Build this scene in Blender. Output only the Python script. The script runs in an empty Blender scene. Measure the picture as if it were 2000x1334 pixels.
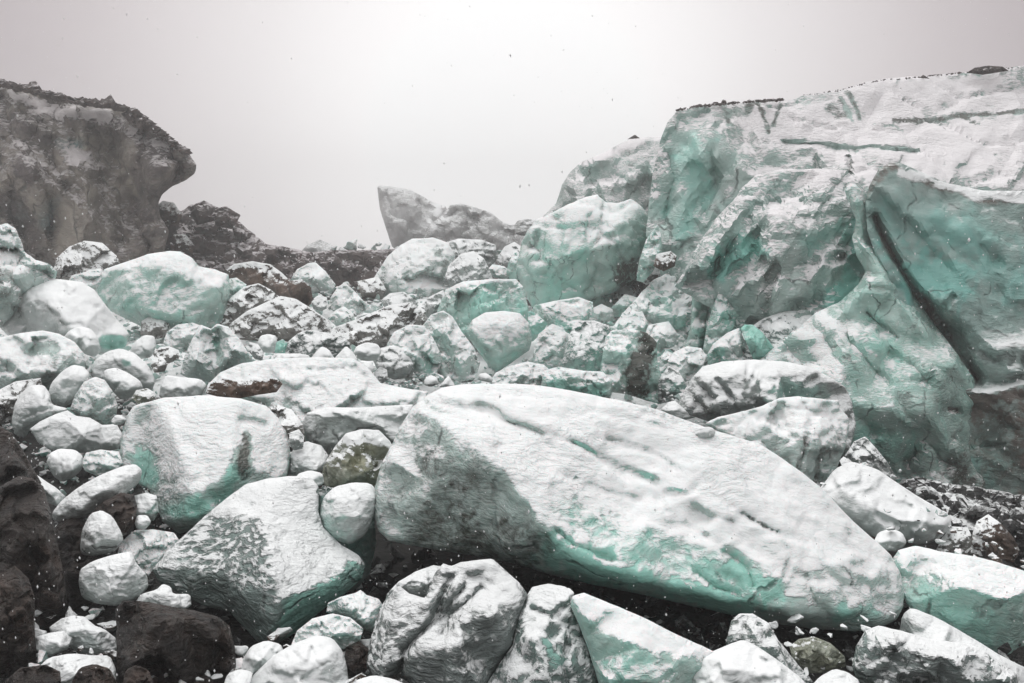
import bpy, math, random
import numpy as np
from mathutils import Vector, Matrix, Euler
from mathutils.geometry import delaunay_2d_cdt

random.seed(7)
RNG = np.random.default_rng(7)
sc = bpy.context.scene
COL = sc.collection

# ------------------------------------------------------------------ camera
F = 1330.0                       # focal length in photo pixels (photo 2000 x 1334)
PITCH = math.atan((667 - 560) / F)
cam_d = bpy.data.cameras.new('camera')
cam = bpy.data.objects.new('camera', cam_d)
COL.objects.link(cam)
cam_d.sensor_width = 36.0
cam_d.lens = 36.0 * F / 2000.0
cam_d.clip_start = 0.05
cam_d.clip_end = 2000
cam.location = (0, 0, 0)
cam.rotation_euler = (math.radians(90) - PITCH, 0, 0)
sc.camera = cam

# ------------------------------------------------------------------ world: overcast, snow-filled sky
SUN_EL, SUN_AZ = math.radians(60), math.radians(-28)
w = bpy.data.worlds.new('World')
sc.world = w
w.use_nodes = True
nt = w.node_tree
nt.nodes.clear()
out = nt.nodes.new('ShaderNodeOutputWorld')
bg = nt.nodes.new('ShaderNodeBackground')
sky = nt.nodes.new('ShaderNodeTexSky')
sky.sky_type = 'NISHITA'
sky.sun_disc = False
sky.sun_elevation = SUN_EL
sky.sun_rotation = SUN_AZ
sky.dust_density = 5
hs = nt.nodes.new('ShaderNodeHueSaturation')
hs.inputs['Saturation'].default_value = 0.12
nt.links.new(sky.outputs[0], hs.inputs['Color'])
tc = nt.nodes.new('ShaderNodeTexCoord')
nrm = nt.nodes.new('ShaderNodeVectorMath'); nrm.operation = 'NORMALIZE'
nt.links.new(tc.outputs['Generated'], nrm.inputs[0])
dot = nt.nodes.new('ShaderNodeVectorMath'); dot.operation = 'DOT_PRODUCT'
nt.links.new(nrm.outputs[0], dot.inputs[0])
bd = Vector((0.0, 1.0, 0.20)).normalized()
dot.inputs[1].default_value = bd
ramp = nt.nodes.new('ShaderNodeValToRGB')
ramp.color_ramp.interpolation = 'B_SPLINE'
e = ramp.color_ramp.elements
e[0].position = 0.0; e[0].color = (.42, .42, .42, 1)
e[1].position = 1.0; e[1].color = (1.14, 1.135, 1.13, 1)
for p, c in ((0.60, (0.25, 0.205, 0.22)), (0.76, (0.25, 0.198, 0.216)), (0.86, (0.50, 0.445, 0.457)), (0.94, (0.80, 0.765, 0.77))):
    el = e.new(p); el.color = (*c, 1)
nt.links.new(dot.outputs['Value'], ramp.inputs[0])
# overhead the cloud is brightest
sep = nt.nodes.new('ShaderNodeSeparateXYZ')
nt.links.new(nrm.outputs[0], sep.inputs[0])
mr = nt.nodes.new('ShaderNodeMapRange')
mr.interpolation_type = 'SMOOTHSTEP'
mr.inputs['From Min'].default_value = 0.5
mr.inputs['From Max'].default_value = 0.95
nt.links.new(sep.outputs['Z'], mr.inputs['Value'])
mx = nt.nodes.new('ShaderNodeMix'); mx.data_type = 'RGBA'
nt.links.new(mr.outputs[0], mx.inputs['Factor'])
nt.links.new(ramp.outputs[0], mx.inputs['A'])
mx.inputs['B'].default_value = (1.50, 1.52, 1.53, 1)
sc10 = nt.nodes.new('ShaderNodeVectorMath'); sc10.operation = 'SCALE'
sc10.inputs['Scale'].default_value = 10.0
nt.links.new(mx.outputs['Result'], sc10.inputs[0])
mx2 = nt.nodes.new('ShaderNodeMix'); mx2.data_type = 'RGBA'
mx2.inputs['Factor'].default_value = 0.08
nt.links.new(sc10.outputs[0], mx2.inputs['A'])
nt.links.new(hs.outputs[0], mx2.inputs['B'])
nt.links.new(mx2.outputs['Result'], bg.inputs['Color'])
bg.inputs['Strength'].default_value = 0.1
nt.links.new(bg.outputs[0], out.inputs[0])

sd_ = bpy.data.lights.new('sun', 'SUN')
sd_.energy = 0.85
sd_.angle = math.radians(28)
sd_.color = (1.0, 0.975, 0.95)
sun = bpy.data.objects.new('sun', sd_)
COL.objects.link(sun)
# azimuth: light comes from ahead and to the left, through the cloud
sdir = Vector((math.sin(SUN_AZ) * math.cos(SUN_EL), math.cos(SUN_AZ) * math.cos(SUN_EL), math.sin(SUN_EL)))
sun.rotation_euler = sdir.to_track_quat('Z', 'Y').to_euler()

sc.view_settings.view_transform = 'Standard'
sc.view_settings.look = 'None'
sc.view_settings.exposure = 0.33
sc.view_settings.gamma = 1.0
sc.cycles.max_bounces = 5
sc.cycles.diffuse_bounces = 3
sc.cycles.glossy_bounces = 2
sc.cycles.volume_bounces = 1
sc.cycles.use_denoising = True

# ------------------------------------------------------------------ helpers
CR = np.array(cam.rotation_euler.to_matrix())

def P(px, py, d):
    """points seen at photo pixels px,py and lying d metres along the view axis"""
    px = np.asarray(px, float); py = np.asarray(py, float); d = np.asarray(d, float)
    v = np.stack([(px - 1000) / F * d, -(py - 667) / F * d, -d], -1)
    return v @ CR.T

DT_Y = [430, 470, 500, 550, 600, 650, 700, 750, 800, 900, 1000, 1100, 1200, 1340, 1500]
DT_D = [80, 62, 50, 34, 26, 20.5, 16.8, 14.2, 12.2, 9.9, 8.4, 7.1, 6.1, 5.1, 4.3]
def Dfun(y):
    return float(np.interp(y, DT_Y, DT_D))

def _h(ix, iy, iz):
    n = (ix * 374761393 + iy * 668265263 + iz * 2147483647 + 1013904223) & 0xffffffff
    n = ((n ^ (n >> 13)) * 1274126177) & 0xffffffff
    n = (n ^ (n >> 16)) & 0xffffffff
    n = (n * 2246822519) & 0xffffffff
    return ((n ^ (n >> 15)) & 0xffffff) / float(0xffffff)

def vnoise(p):
    i = np.floor(p).astype(np.int64); f = p - i
    u = f * f * f * (f * (f * 6 - 15) + 10)
    r = 0
    for dx in (0, 1):
        for dy in (0, 1):
            for dz in (0, 1):
                wgt = (u[:, 0] if dx else 1 - u[:, 0]) * (u[:, 1] if dy else 1 - u[:, 1]) * (u[:, 2] if dz else 1 - u[:, 2])
                r = r + wgt * _h(i[:, 0] + dx, i[:, 1] + dy, i[:, 2] + dz)
    return r * 2 - 1

def fbm(p, scale, octv=4, gain=0.5):
    a, s, t = 1.0, scale, 0
    for o in range(octv):
        t = t + a * vnoise(p * s + 17.3 * o)
        a *= gain; s *= 2.03
    return t

def voro(p, scale):
    """distance difference F2-F1: planar chips"""
    q = p * scale
    i = np.floor(q).astype(np.int64)
    f1 = np.full(len(p), 9.0); f2 = np.full(len(p), 9.0); idv = np.zeros(len(p))
    for dx in (-1, 0, 1):
        for dy in (-1, 0, 1):
            for dz in (-1, 0, 1):
                c = i + np.array([dx, dy, dz])
                h1 = _h(c[:, 0], c[:, 1], c[:, 2]); h2 = _h(c[:, 0] + 91, c[:, 1] - 17, c[:, 2] + 5); h3 = _h(c[:, 0] - 31, c[:, 1] + 57, c[:, 2] + 77)
                d = np.sqrt((c[:, 0] + h1 - q[:, 0]) ** 2 + (c[:, 1] + h2 - q[:, 1]) ** 2 + (c[:, 2] + h3 - q[:, 2]) ** 2)
                m = d < f1
                f2 = np.where(m, f1, np.minimum(f2, d)); idv = np.where(m, h1, idv); f1 = np.where(m, d, f1)
    return f1, f2, idv

def tag(o, label=None, cat=None, group=None, kind=None):
    if label: o['label'] = label
    if cat: o['category'] = cat
    if group: o['group'] = group
    if kind: o['kind'] = kind
    return o

# ------------------------------------------------------------------ materials
def N(nt, t, **kw):
    n = nt.nodes.new(t)
    for k, v in kw.items():
        if k.startswith('_'):
            setattr(n, k[1:], v)
        else:
            n.inputs[k.replace('__', ' ')].default_value = v
    return n

def mth(nt, op, a, b=None, c=None, clamp=False):
    n = nt.nodes.new('ShaderNodeMath'); n.operation = op; n.use_clamp = clamp
    for k, v in enumerate((a, b, c)):
        if v is None: continue
        if isinstance(v, (int, float)): n.inputs[k].default_value = v
        else: nt.links.new(v, n.inputs[k])
    return n.outputs[0]

def mixc(nt, f, a, b):
    n = nt.nodes.new('ShaderNodeMix'); n.data_type = 'RGBA'
    for k, v in (('Factor', f), ('A', a), ('B', b)):
        if isinstance(v, tuple): n.inputs[k].default_value = (*v, 1)
        elif isinstance(v, (int, float)): n.inputs[k].default_value = v
        else: nt.links.new(v, n.inputs[k])
    return n.outputs['Result']

def sstep(nt, v, lo, hi):
    n = nt.nodes.new('ShaderNodeMapRange'); n.interpolation_type = 'SMOOTHSTEP'
    nt.links.new(v, n.inputs['Value'])
    n.inputs['From Min'].default_value = lo; n.inputs['From Max'].default_value = hi
    return n.outputs[0]

def noise(nt, vec, scale, detail=4, rough=0.55, dist=0.0):
    n = nt.nodes.new('ShaderNodeTexNoise')
    nt.links.new(vec, n.inputs['Vector'])
    n.inputs['Scale'].default_value = scale; n.inputs['Detail'].default_value = detail
    n.inputs['Roughness'].default_value = rough; n.inputs['Distortion'].default_value = dist
    return n.outputs['Fac']

def mapping(nt, vec, scale, rot=(0, 0, 0)):
    n = nt.nodes.new('ShaderNodeMapping')
    nt.links.new(vec, n.inputs['Vector'])
    n.inputs['Scale'].default_value = scale
    n.inputs['Rotation'].default_value = rot
    return n.outputs[0]

def glacier_mat(name, ice=(.42, .50, .47), ice2=(.62, .66, .64), teal=(.31, .59, .51), dirt=(.040, .044, .036), teal0=0.0, dirt0=0.0,
                snow=0.36, soft=0.10, rip=0.35, ripscale=1.0, big=0.25, fx=1.0, snowcol=(.84, .85, .85), bumpd=1.0, rough=0.26, speck=0.0, sss=0.0, crack=1.0):
    """ice or rock body with wind-packed snow that clings where the surface faces up"""
    m = bpy.data.materials.new(name); m.use_nodes = True
    nt = m.node_tree; nt.nodes.clear()
    o = N(nt, 'ShaderNodeOutputMaterial'); b = N(nt, 'ShaderNodeBsdfPrincipled')
    nt.links.new(b.outputs[0], o.inputs[0])
    g = N(nt, 'ShaderNodeNewGeometry')
    pos = g.outputs['Position']
    sp = N(nt, 'ShaderNodeSeparateXYZ'); nt.links.new(g.outputs['Normal'], sp.inputs[0])
    nz = sp.outputs['Z']
    def attr(n):
        a = N(nt, 'ShaderNodeAttribute'); a.attribute_name = n; return a.outputs['Fac']
    aT, aD, aS = attr('teal'), attr('dirt'), attr('snowb')
    # wind ripples, longer across than up
    warp = N(nt, 'ShaderNodeTexNoise'); nt.links.new(pos, warp.inputs['Vector']); warp.inputs['Scale'].default_value = 1.3
    wv = N(nt, 'ShaderNodeVectorMath'); wv.operation = 'MULTIPLY_ADD'
    nt.links.new(warp.outputs['Color'], wv.inputs[0]); wv.inputs[1].default_value = (.35, .35, .35); nt.links.new(pos, wv.inputs[2])
    rv = mapping(nt, wv.outputs[0], (3.6 * ripscale, 6.5 * ripscale, 14 * ripscale), (0, 0.16, 0))
    r1 = sstep(nt, noise(nt, rv, 1.0, 4, 0.62), .34, .66)
    rv2 = mapping(nt, wv.outputs[0], (2.0 * ripscale, 3.0 * ripscale, 5.5 * ripscale), (0, 0.25, 0.3))
    r2 = sstep(nt, noise(nt, rv2, 1.0, 4, 0.6), .28, .72)
    rv3 = mapping(nt, wv.outputs[0], (9 * ripscale, 15 * ripscale, 25 * ripscale), (0.2, 0.2, 0.1))
    r3 = sstep(nt, noise(nt, rv3, 1.0, 3, 0.55), .36, .64)
    bigN = noise(nt, pos, 0.55 * fx, 5, 0.55)
    v = mth(nt, 'ADD', nz, aS)
    v = mth(nt, 'ADD', v, mth(nt, 'MULTIPLY', mth(nt, 'SUBTRACT', bigN, 0.5), big * 2.0))
    v = mth(nt, 'ADD', v, mth(nt, 'MULTIPLY', mth(nt, 'SUBTRACT', r2, 0.5), rip * 0.22))
    d1 = sstep(nt, v, snow - soft * 2.2, snow + soft * 1.6)
    # a thin veil everywhere it can lie, broken into wind scallops where the face steepens
    rr = mth(nt, 'ADD', mth(nt, 'MULTIPLY', mth(nt, 'SUBTRACT', r3, 0.5), 1.0), mth(nt, 'MULTIPLY', mth(nt, 'SUBTRACT', r1, 0.5), 0.25))
    edge = mth(nt, 'MULTIPLY', mth(nt, 'MULTIPLY', d1, mth(nt, 'SUBTRACT', 1.0, d1)), rip * 5.5)
    mask = mth(nt, 'ADD', d1, mth(nt, 'MULTIPLY', rr, edge), clamp=True)
    # ice colour
    n1 = noise(nt, pos, 1.7 * fx, 6, 0.62, 0.6)
    n2 = noise(nt, mapping(nt, pos, (1.2 * fx, 1.2 * fx, .45 * fx), (0, .5, .2)), 1.0, 5, 0.6, 1.0)
    base = mixc(nt, sstep(nt, n1, .38, .66), ice, ice2)
    tf = mth(nt, 'ADD', aT, teal0)
    tf = mth(nt, 'MULTIPLY', tf, mth(nt, 'MULTIPLY_ADD', sstep(nt, n2, .25, .72), .85, .42), clamp=True)
    base = mixc(nt, tf, base, teal)
    cw = N(nt, 'ShaderNodeTexNoise'); nt.links.new(pos, cw.inputs['Vector']); cw.inputs['Scale'].default_value = 1.1 * fx; cw.inputs['Detail'].default_value = 4
    cv = N(nt, 'ShaderNodeVectorMath'); cv.operation = 'MULTIPLY_ADD'
    nt.links.new(cw.outputs['Color'], cv.inputs[0]); cv.inputs[1].default_value = (1.3 / fx,) * 3; nt.links.new(pos, cv.inputs[2])
    vor = N(nt, 'ShaderNodeTexVoronoi'); vor.feature = 'DISTANCE_TO_EDGE'
    nt.links.new(mapping(nt, cv.outputs[0], (.9 * fx, .9 * fx, .45 * fx), (.3, .7, .2)), vor.inputs['Vector']); vor.inputs['Scale'].default_value = 1.0
    crk = mth(nt, 'SUBTRACT', 1.0, sstep(nt, vor.outputs['Distance'], .004, .030))
    crk = mth(nt, 'MULTIPLY', crk, mth(nt, 'MULTIPLY', sstep(nt, n1, .45, .62), crack))
    base = mixc(nt, mth(nt, 'MULTIPLY', crk, .65), base, (.045, .055, .05))
    nd = noise(nt, pos, 9 * fx, 8, 0.72)
    nd2 = noise(nt, pos, 2.2 * fx, 5, 0.6)
    df = mth(nt, 'ADD', aD, dirt0)
    df = mth(nt, 'MULTIPLY', df, mth(nt, 'MULTIPLY_ADD', sstep(nt, mth(nt, 'ADD', mth(nt, 'MULTIPLY', nd, .6), mth(nt, 'MULTIPLY', nd2, .4)), .38, .6), .8, .25), clamp=True)
    dcol = mixc(nt, sstep(nt, nd2, .35, .65), dirt, tuple(min(1, c * 1.9 + .012) for c in dirt))
    base = mixc(nt, df, base, dcol)
    if speck:
        sn = noise(nt, pos, 22 * fx, 4, 0.7)
        base = mixc(nt, mth(nt, 'MULTIPLY', sstep(nt, sn, .60, .68), speck), base, (.06, .055, .05))
    sc2 = mixc(nt, sstep(nt, noise(nt, pos, .8, 4), .35, .7), snowcol, tuple(c * .92 for c in snowcol))
    # thin snow lets a little of the ice colour through
    col = mixc(nt, mask, base, sc2)
    nt.links.new(col, b.inputs['Base Color'])
    ro = N(nt, 'ShaderNodeMix'); ro.data_type = 'FLOAT'
    nt.links.new(mask, ro.inputs[0]); ro.inputs[2].default_value = rough; ro.inputs[3].default_value = 0.85
    nt.links.new(ro.outputs[0], b.inputs['Roughness'])
    b.inputs['Specular IOR Level'].default_value = 0.5
    if sss:
        b.inputs['Subsurface Weight'].default_value = sss
        b.inputs['Subsurface Radius'].default_value = (.08, .30, .27)
        b.inputs['Subsurface Scale'].default_value = 0.6
    # relief
    h = mth(nt, 'SUBTRACT', mth(nt, 'MULTIPLY', mask, 0.040), mth(nt, 'MULTIPLY', mth(nt, 'MULTIPLY', crk, mth(nt, 'SUBTRACT', 1.0, mask)), .05))
    pat = mth(nt, 'MULTIPLY_ADD', sstep(nt, bigN, .42, .60), .85, .15)
    h = mth(nt, 'ADD', h, mth(nt, 'MULTIPLY', mth(nt, 'MULTIPLY', r1, pat), 0.018))
    h = mth(nt, 'ADD', h, mth(nt, 'MULTIPLY', r2, 0.012))
    h = mth(nt, 'ADD', h, mth(nt, 'MULTIPLY', mth(nt, 'MULTIPLY', r3, pat), 0.021))
    h = mth(nt, 'ADD', h, mth(nt, 'MULTIPLY', nd, 0.022))
    h = mth(nt, 'ADD', h, mth(nt, 'MULTIPLY', n1, 0.03 / fx))
    bp = N(nt, 'ShaderNodeBump'); bp.inputs['Strength'].default_value = 0.75; bp.inputs['Distance'].default_value = bumpd
    nt.links.new(h, bp.inputs['Height'])
    nt.links.new(bp.outputs[0], b.inputs['Normal'])
    return m

M = {}
M['white'] = glacier_mat('snowy_ice', ice=(.42, .48, .46), ice2=(.60, .65, .63), snow=.38, soft=.15, rip=.60, teal0=.24, sss=.2)
M['smooth'] = glacier_mat('smooth_pale_ice', ice=(.42, .46, .45), ice2=(.54, .57, .56), snow=.24, soft=.22, rip=.22, big=.12, teal0=.08, bumpd=.5)
M['teal'] = glacier_mat('teal_ice', ice=(.36, .45, .42), ice2=(.54, .62, .585), snow=.64, soft=.16, rip=.60, teal0=.45, sss=.3)
M['tealfar'] = glacier_mat('teal_cliff_ice', ice=(.28, .33, .31), ice2=(.48, .52, .50), teal=(.24, .53, .46), snow=.68, soft=.20, rip=.80, ripscale=.6, fx=.45, teal0=.30, bumpd=1.5, speck=.1, snowcol=(.82, .79, .80))
M['wall'] = glacier_mat('polished_cliff_ice', ice=(.22, .28, .26), ice2=(.34, .395, .375), teal=(.17, .40, .355), dirt=(.080, .068, .058), snow=.92, soft=.18, rip=.5, ripscale=.5, fx=.6, teal0=.25, bumpd=1.0, rough=.3)
M['ripple'] = glacier_mat('rippled_snow_on_ice', ice=(.13, .15, .145), ice2=(.24, .28, .27), snow=.50, soft=.26, rip=1.5, big=.12, teal0=.12, bumpd=1.3)
M['grey'] = glacier_mat('grey_ice', ice=(.24, .25, .25), ice2=(.42, .44, .43), snow=.42, soft=.16, rip=.80, teal0=.10, dirt0=.12, speck=.3)
M['greyfar'] = glacier_mat('grey_far_ice', ice=(.36, .36, .36), ice2=(.50, .51, .50), snow=.85, soft=.2, rip=.70, ripscale=.3, fx=.3, teal0=.0, dirt0=.10, bumpd=3, speck=.25)
M['dirty'] = glacier_mat('grit_covered_ice', ice=(.13, .13, .12), ice2=(.33, .33, .31), dirt=(.05, .044, .037), snow=.52, soft=.12, rip=1.2, ripscale=.9, dirt0=.55, speck=.55)
M['olive'] = glacier_mat('olive_stained_ice', ice=(.24, .26, .21), ice2=(.42, .44, .38), dirt=(.12, .115, .062), snow=.46, rip=.7, dirt0=.4)
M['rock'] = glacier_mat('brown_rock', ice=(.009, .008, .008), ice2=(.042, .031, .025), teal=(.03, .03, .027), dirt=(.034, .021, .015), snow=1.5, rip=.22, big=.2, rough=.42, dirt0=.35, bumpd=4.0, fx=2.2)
M['rocksnow'] = glacier_mat('snow_capped_brown_rock', ice=(.05, .04, .033), ice2=(.13, .095, .074), dirt=(.07, .044, .031), snow=.66, soft=.12, rip=.9, rough=.7, dirt0=.5, bumpd=1.6)
M['moraine'] = glacier_mat('moraine_debris', ice=(.042, .034, .032), ice2=(.12, .094, .086), dirt=(.06, .045, .041), snow=.88, soft=.16, rip=1.0, ripscale=.4, fx=.5, dirt0=.7, rough=.85, bumpd=4, snowcol=(.6, .56, .57))
M['cliffdirt'] = glacier_mat('dirt_stained_cliff_ice', ice=(.15, .13, .115), ice2=(.38, .335, .29), teal=(.12, .19, .19), dirt=(.045, .034, .033), snow=.80, soft=.22, rip=1.1, ripscale=.4, fx=.32, dirt0=.12, rough=.55, bumpd=4, snowcol=(.52, .48, .48))
M['grit'] = glacier_mat('dark_grit', ice=(.014, .014, .014), ice2=(.05, .05, .05), dirt=(.03, .028, .026), snow=1.0, soft=.15, rip=.5, big=.4, rough=.7, dirt0=.3, bumpd=1.5, fx=2)
M['ground'] = glacier_mat('snowy_rubble_ground', ice=(.008, .008, .007), ice2=(.028, .026, .024), dirt=(.014, .012, .011), snow=1.75, soft=.10, rip=.9, big=.4, rough=.8, dirt0=.5, bumpd=2.4)

# ------------------------------------------------------------------ block builder
def chaikin(p, n):
    for _ in range(n):
        q = np.roll(p, -1, 0)
        a = p * .84 + q * .16; b = p * .16 + q * .84
        p = np.empty((2 * len(a), p.shape[1])); p[0::2] = a; p[1::2] = b
    return p

def resample(p, s):
    q = np.vstack([p, p[:1]])
    L = np.concatenate([[0], np.cumsum(np.hypot(*(np.diff(q[:, :2], axis=0).T)))])
    n = max(8, int(L[-1] / s))
    t = np.linspace(0, L[-1], n, endpoint=False)
    return np.stack([np.interp(t, L, q[:, k]) for k in range(q.shape[1])], 1)

def inside(x, y, poly):
    c = np.zeros(len(x), bool)
    px, py = poly[:, 0], poly[:, 1]; qx, qy = np.roll(px, -1), np.roll(py, -1)
    for a, b, c2, d in zip(px, py, qx, qy):
        if b == d: continue
        c ^= ((b > y) != (d > y)) & (x < (c2 - a) * (y - b) / (d - b) + a)
    return c

def segdist(x, y, pl):
    best = np.full(len(x), 1e9)
    if len(pl) == 1: return np.hypot(x - pl[0][0], y - pl[0][1])
    for (a, b), (c, d) in zip(pl[:-1], pl[1:]):
        l2 = (c - a) ** 2 + (d - b) ** 2 + 1e-9
        t = np.clip(((x - a) * (c - a) + (y - b) * (d - b)) / l2, 0, 1)
        best = np.minimum(best, np.hypot(x - a - t * (c - a), y - b - t * (d - b)))
    return best

def parse(s):
    if not isinstance(s, str): return [tuple(map(float, p)) for p in s]
    return [tuple(float(v) for v in t.split(',')) for t in s.split()]

BLOCKS = []           # outlines already placed: used so that small rubble is only laid where it can be seen
def make_mesh(name, V, Fc, mat, attrs=None, smooth=True):
    me = bpy.data.meshes.new(name)
    me.from_pydata([tuple(v) for v in V], [], Fc)
    me.polygons.foreach_set('use_smooth', [smooth] * len(me.polygons))
    if attrs:
        for k, a in attrs.items():
            at = me.attributes.new(k, 'FLOAT', 'POINT'); at.data.foreach_set('value', np.asarray(a, np.float32))
    me.materials.append(mat)
    me.update()
    return me

def block(name, label, pts, ridges=(), mat='white', D=None, tilt=.6, bulge=.34, rnd=None, thick=.55, rd=None, amp=.8, st=(), s=None,
          smooth=1, cat='ice block', group=None, kind=None, sd=None, parent=None, chip=.5, cuts=None, cutsize=1.0, facet=None, fcell=None, fdir=None, crease=None):
    if mat == 'smooth': chip = min(chip, .15); amp = min(amp, .8)
    if rd is None: rd = 1 if mat == 'smooth' else 0
    if rnd is None: rnd = .12 if mat == 'smooth' else .03
    p = parse(pts)
    p = np.array([(a[0], a[1], a[2] if len(a) > 2 else 0.0) for a in p])
    ymax = p[:, 1].max(); x0, x1 = p[:, 0].min(), p[:, 0].max(); y0 = p[:, 1].min()
    size = min(x1 - x0, ymax - y0)
    if D is None: D = Dfun(ymax)
    if s is None: s = float(np.clip(size / 46, 2.2, 6.0))
    area = (x1 - x0) * (ymax - y0)
    if area / s / s > 16000: s = math.sqrt(area / 16000)
    o = resample(chaikin(p, rd), s)
    gx, gy = np.meshgrid(np.arange(x0, x1, s), np.arange(y0, ymax, s * .87))
    gx = gx + (np.arange(gx.shape[0]) % 2)[:, None] * s * .5
    gx = gx.ravel() + RNG.uniform(-.18, .18, gx.size) * s; gy = gy.ravel() + RNG.uniform(-.18, .18, gy.size) * s
    m = inside(gx, gy, o); gx, gy = gx[m], gy[m]
    dist = np.full(len(gx), 1e9); near = np.zeros(len(gx), int)
    for c in range(0, len(gx), 4000):
        dd = np.hypot(gx[c:c + 4000, None] - o[None, :, 0], gy[c:c + 4000, None] - o[None, :, 1])
        dist[c:c + 4000] = dd.min(1); near[c:c + 4000] = dd.argmin(1)
    m = dist > s * .6; gx, gy, dist, near = gx[m], gy[m], dist[m], near[m]
    no = len(o)
    # --- coarse facets
    rp = []; re = []
    rr = [parse(r) for r in ridges]
    if not rr:
        cx, cy = (x0 + x1) / 2, y0 + (ymax - y0) * RNG.uniform(.36, .5)
        ww = x1 - x0; b = bulge * size
        r = [(cx + ww * (f + RNG.uniform(-.05, .05)), cy + (ymax - y0) * RNG.uniform(-.09, .09), -b * RNG.uniform(.7, 1.2)) for f in (-.24, .02, .26)]
        r = [q for q in r if inside(np.array([q[0]]), np.array([q[1]]), o)[0]]
        if r: rr = [r]
        r = [(cx + ww * (f + RNG.uniform(-.07, .07)), y0 + (ymax - y0) * RNG.uniform(.66, .82), -b * RNG.uniform(.5, 1.25)) for f in (-.2, .2)]
        rr += [[q] for q in r if inside(np.array([q[0]]), np.array([q[1]]), o)[0]]
        q = (cx + ww * RNG.uniform(-.25, .25), y0 + (ymax - y0) * RNG.uniform(.16, .26), -b * RNG.uniform(.1, .5))
        if inside(np.array([q[0]]), np.array([q[1]]), o)[0]: rr.append([q])
    for r in rr:
        base = len(rp) + no
        for q in r: rp.append(q if len(q) > 2 else (q[0], q[1], -bulge * size))
        re += [(base + k, base + k + 1) for k in range(len(r) - 1)]
    co = [Vector((a, b)) for a, b in o[:, :2]] + [Vector((q[0], q[1])) for q in rp]
    ck = list(o[:, 2]) + [q[2] for q in rp]
    ed = [(k, (k + 1) % no) for k in range(no)] + re
    vo, _, fo, ov, _, _ = delaunay_2d_cdt(co, ed, [], 1, 1e-4)
    kv = np.array([np.mean([ck[j] for j in q]) if q else 0.0 for q in ov])
    vv = np.array([(v.x, v.y) for v in vo])
    miss = [i for i, q in enumerate(ov) if not q]
    for i in miss:
        kv[i] = 0
    X = np.concatenate([o[:, 0], gx]); Y = np.concatenate([o[:, 1], gy])
    T = np.concatenate([np.zeros(no), dist])
    K = np.concatenate([o[:, 2], np.zeros(len(gx))])
    for t in fo:
        a, b, c = vv[t[0]], vv[t[1]], vv[t[2]]
        det = (b[1] - c[1]) * (a[0] - c[0]) + (c[0] - b[0]) * (a[1] - c[1])
        if abs(det) < 1e-9: continue
        bx = (X >= min(a[0], b[0], c[0]) - .01) & (X <= max(a[0], b[0], c[0]) + .01) & (Y >= min(a[1], b[1], c[1]) - .01) & (Y <= max(a[1], b[1], c[1]) + .01)
        bx[:no] = False
        idx = np.nonzero(bx)[0]
        if not len(idx): continue
        l1 = ((b[1] - c[1]) * (X[idx] - c[0]) + (c[0] - b[0]) * (Y[idx] - c[1])) / det
        l2 = ((c[1] - a[1]) * (X[idx] - c[0]) + (a[0] - c[0]) * (Y[idx] - c[1])) / det
        l3 = 1 - l1 - l2
        ok = (l1 > -.001) & (l2 > -.001) & (l3 > -.001)
        K[idx[ok]] = l1[ok] * kv[t[0]] + l2[ok] * kv[t[1]] + l3[ok] * kv[t[2]]
    # --- fine mesh
    co = [Vector((a, b)) for a, b in zip(X, Y)]
    vo, _, fo, ov, _, _ = delaunay_2d_cdt(co, [(k, (k + 1) % no) for k in range(no)], [], 1, 1e-5)
    rem = np.array([q[0] if q else 0 for q in ov])
    tri = np.array([[rem[i] for i in t] for t in fo if len(t) == 3])
    E = np.vstack([tri[:, [0, 1]], tri[:, [1, 2]], tri[:, [2, 0]]])
    E = np.vstack([E, E[:, ::-1]])
    deg = np.bincount(E[:, 0], minlength=len(X)).astype(float); deg[deg == 0] = 1
    ncut = cuts if cuts is not None else (3 if ridges else 7)
    tmx = max(T.max(), 1e-6); cand = np.nonzero((T > .22 * tmx) & (T < .62 * tmx))[0]
    mx_, my_ = X.mean(), Y.mean(); K0 = K.copy(); csz = size * cutsize
    for _ in range(ncut if len(cand) else 0):
        j = cand[int(RNG.integers(len(cand)))]
        ux, uy = X[j] - mx_, Y[j] - my_; l = math.hypot(ux, uy) + 1e-6
        a = math.atan2(uy, ux) + RNG.uniform(-.7, .7)
        pl = K0[j] - .02 * csz + RNG.uniform(.6, 1.7) * ((X - X[j]) * math.cos(a) + (Y - Y[j]) * math.sin(a))
        near_ = np.hypot(X - X[j], Y - Y[j]) / csz
        K = np.maximum(K, np.minimum(pl, K0 + .30 * csz * np.clip(1.6 - near_, 0, 1)))
    fs = facet if facet is not None else (.26 if mat == 'smooth' else .75)
    fm = np.ones(len(X))
    for q in st:
        if q[0] == 'f':
            dd = segdist(X, Y, [(a[0], a[1]) for a in parse(q[3])]); fm *= 1 - q[1] * np.clip(1.6 - dd / q[2], 0, 1)
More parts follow.
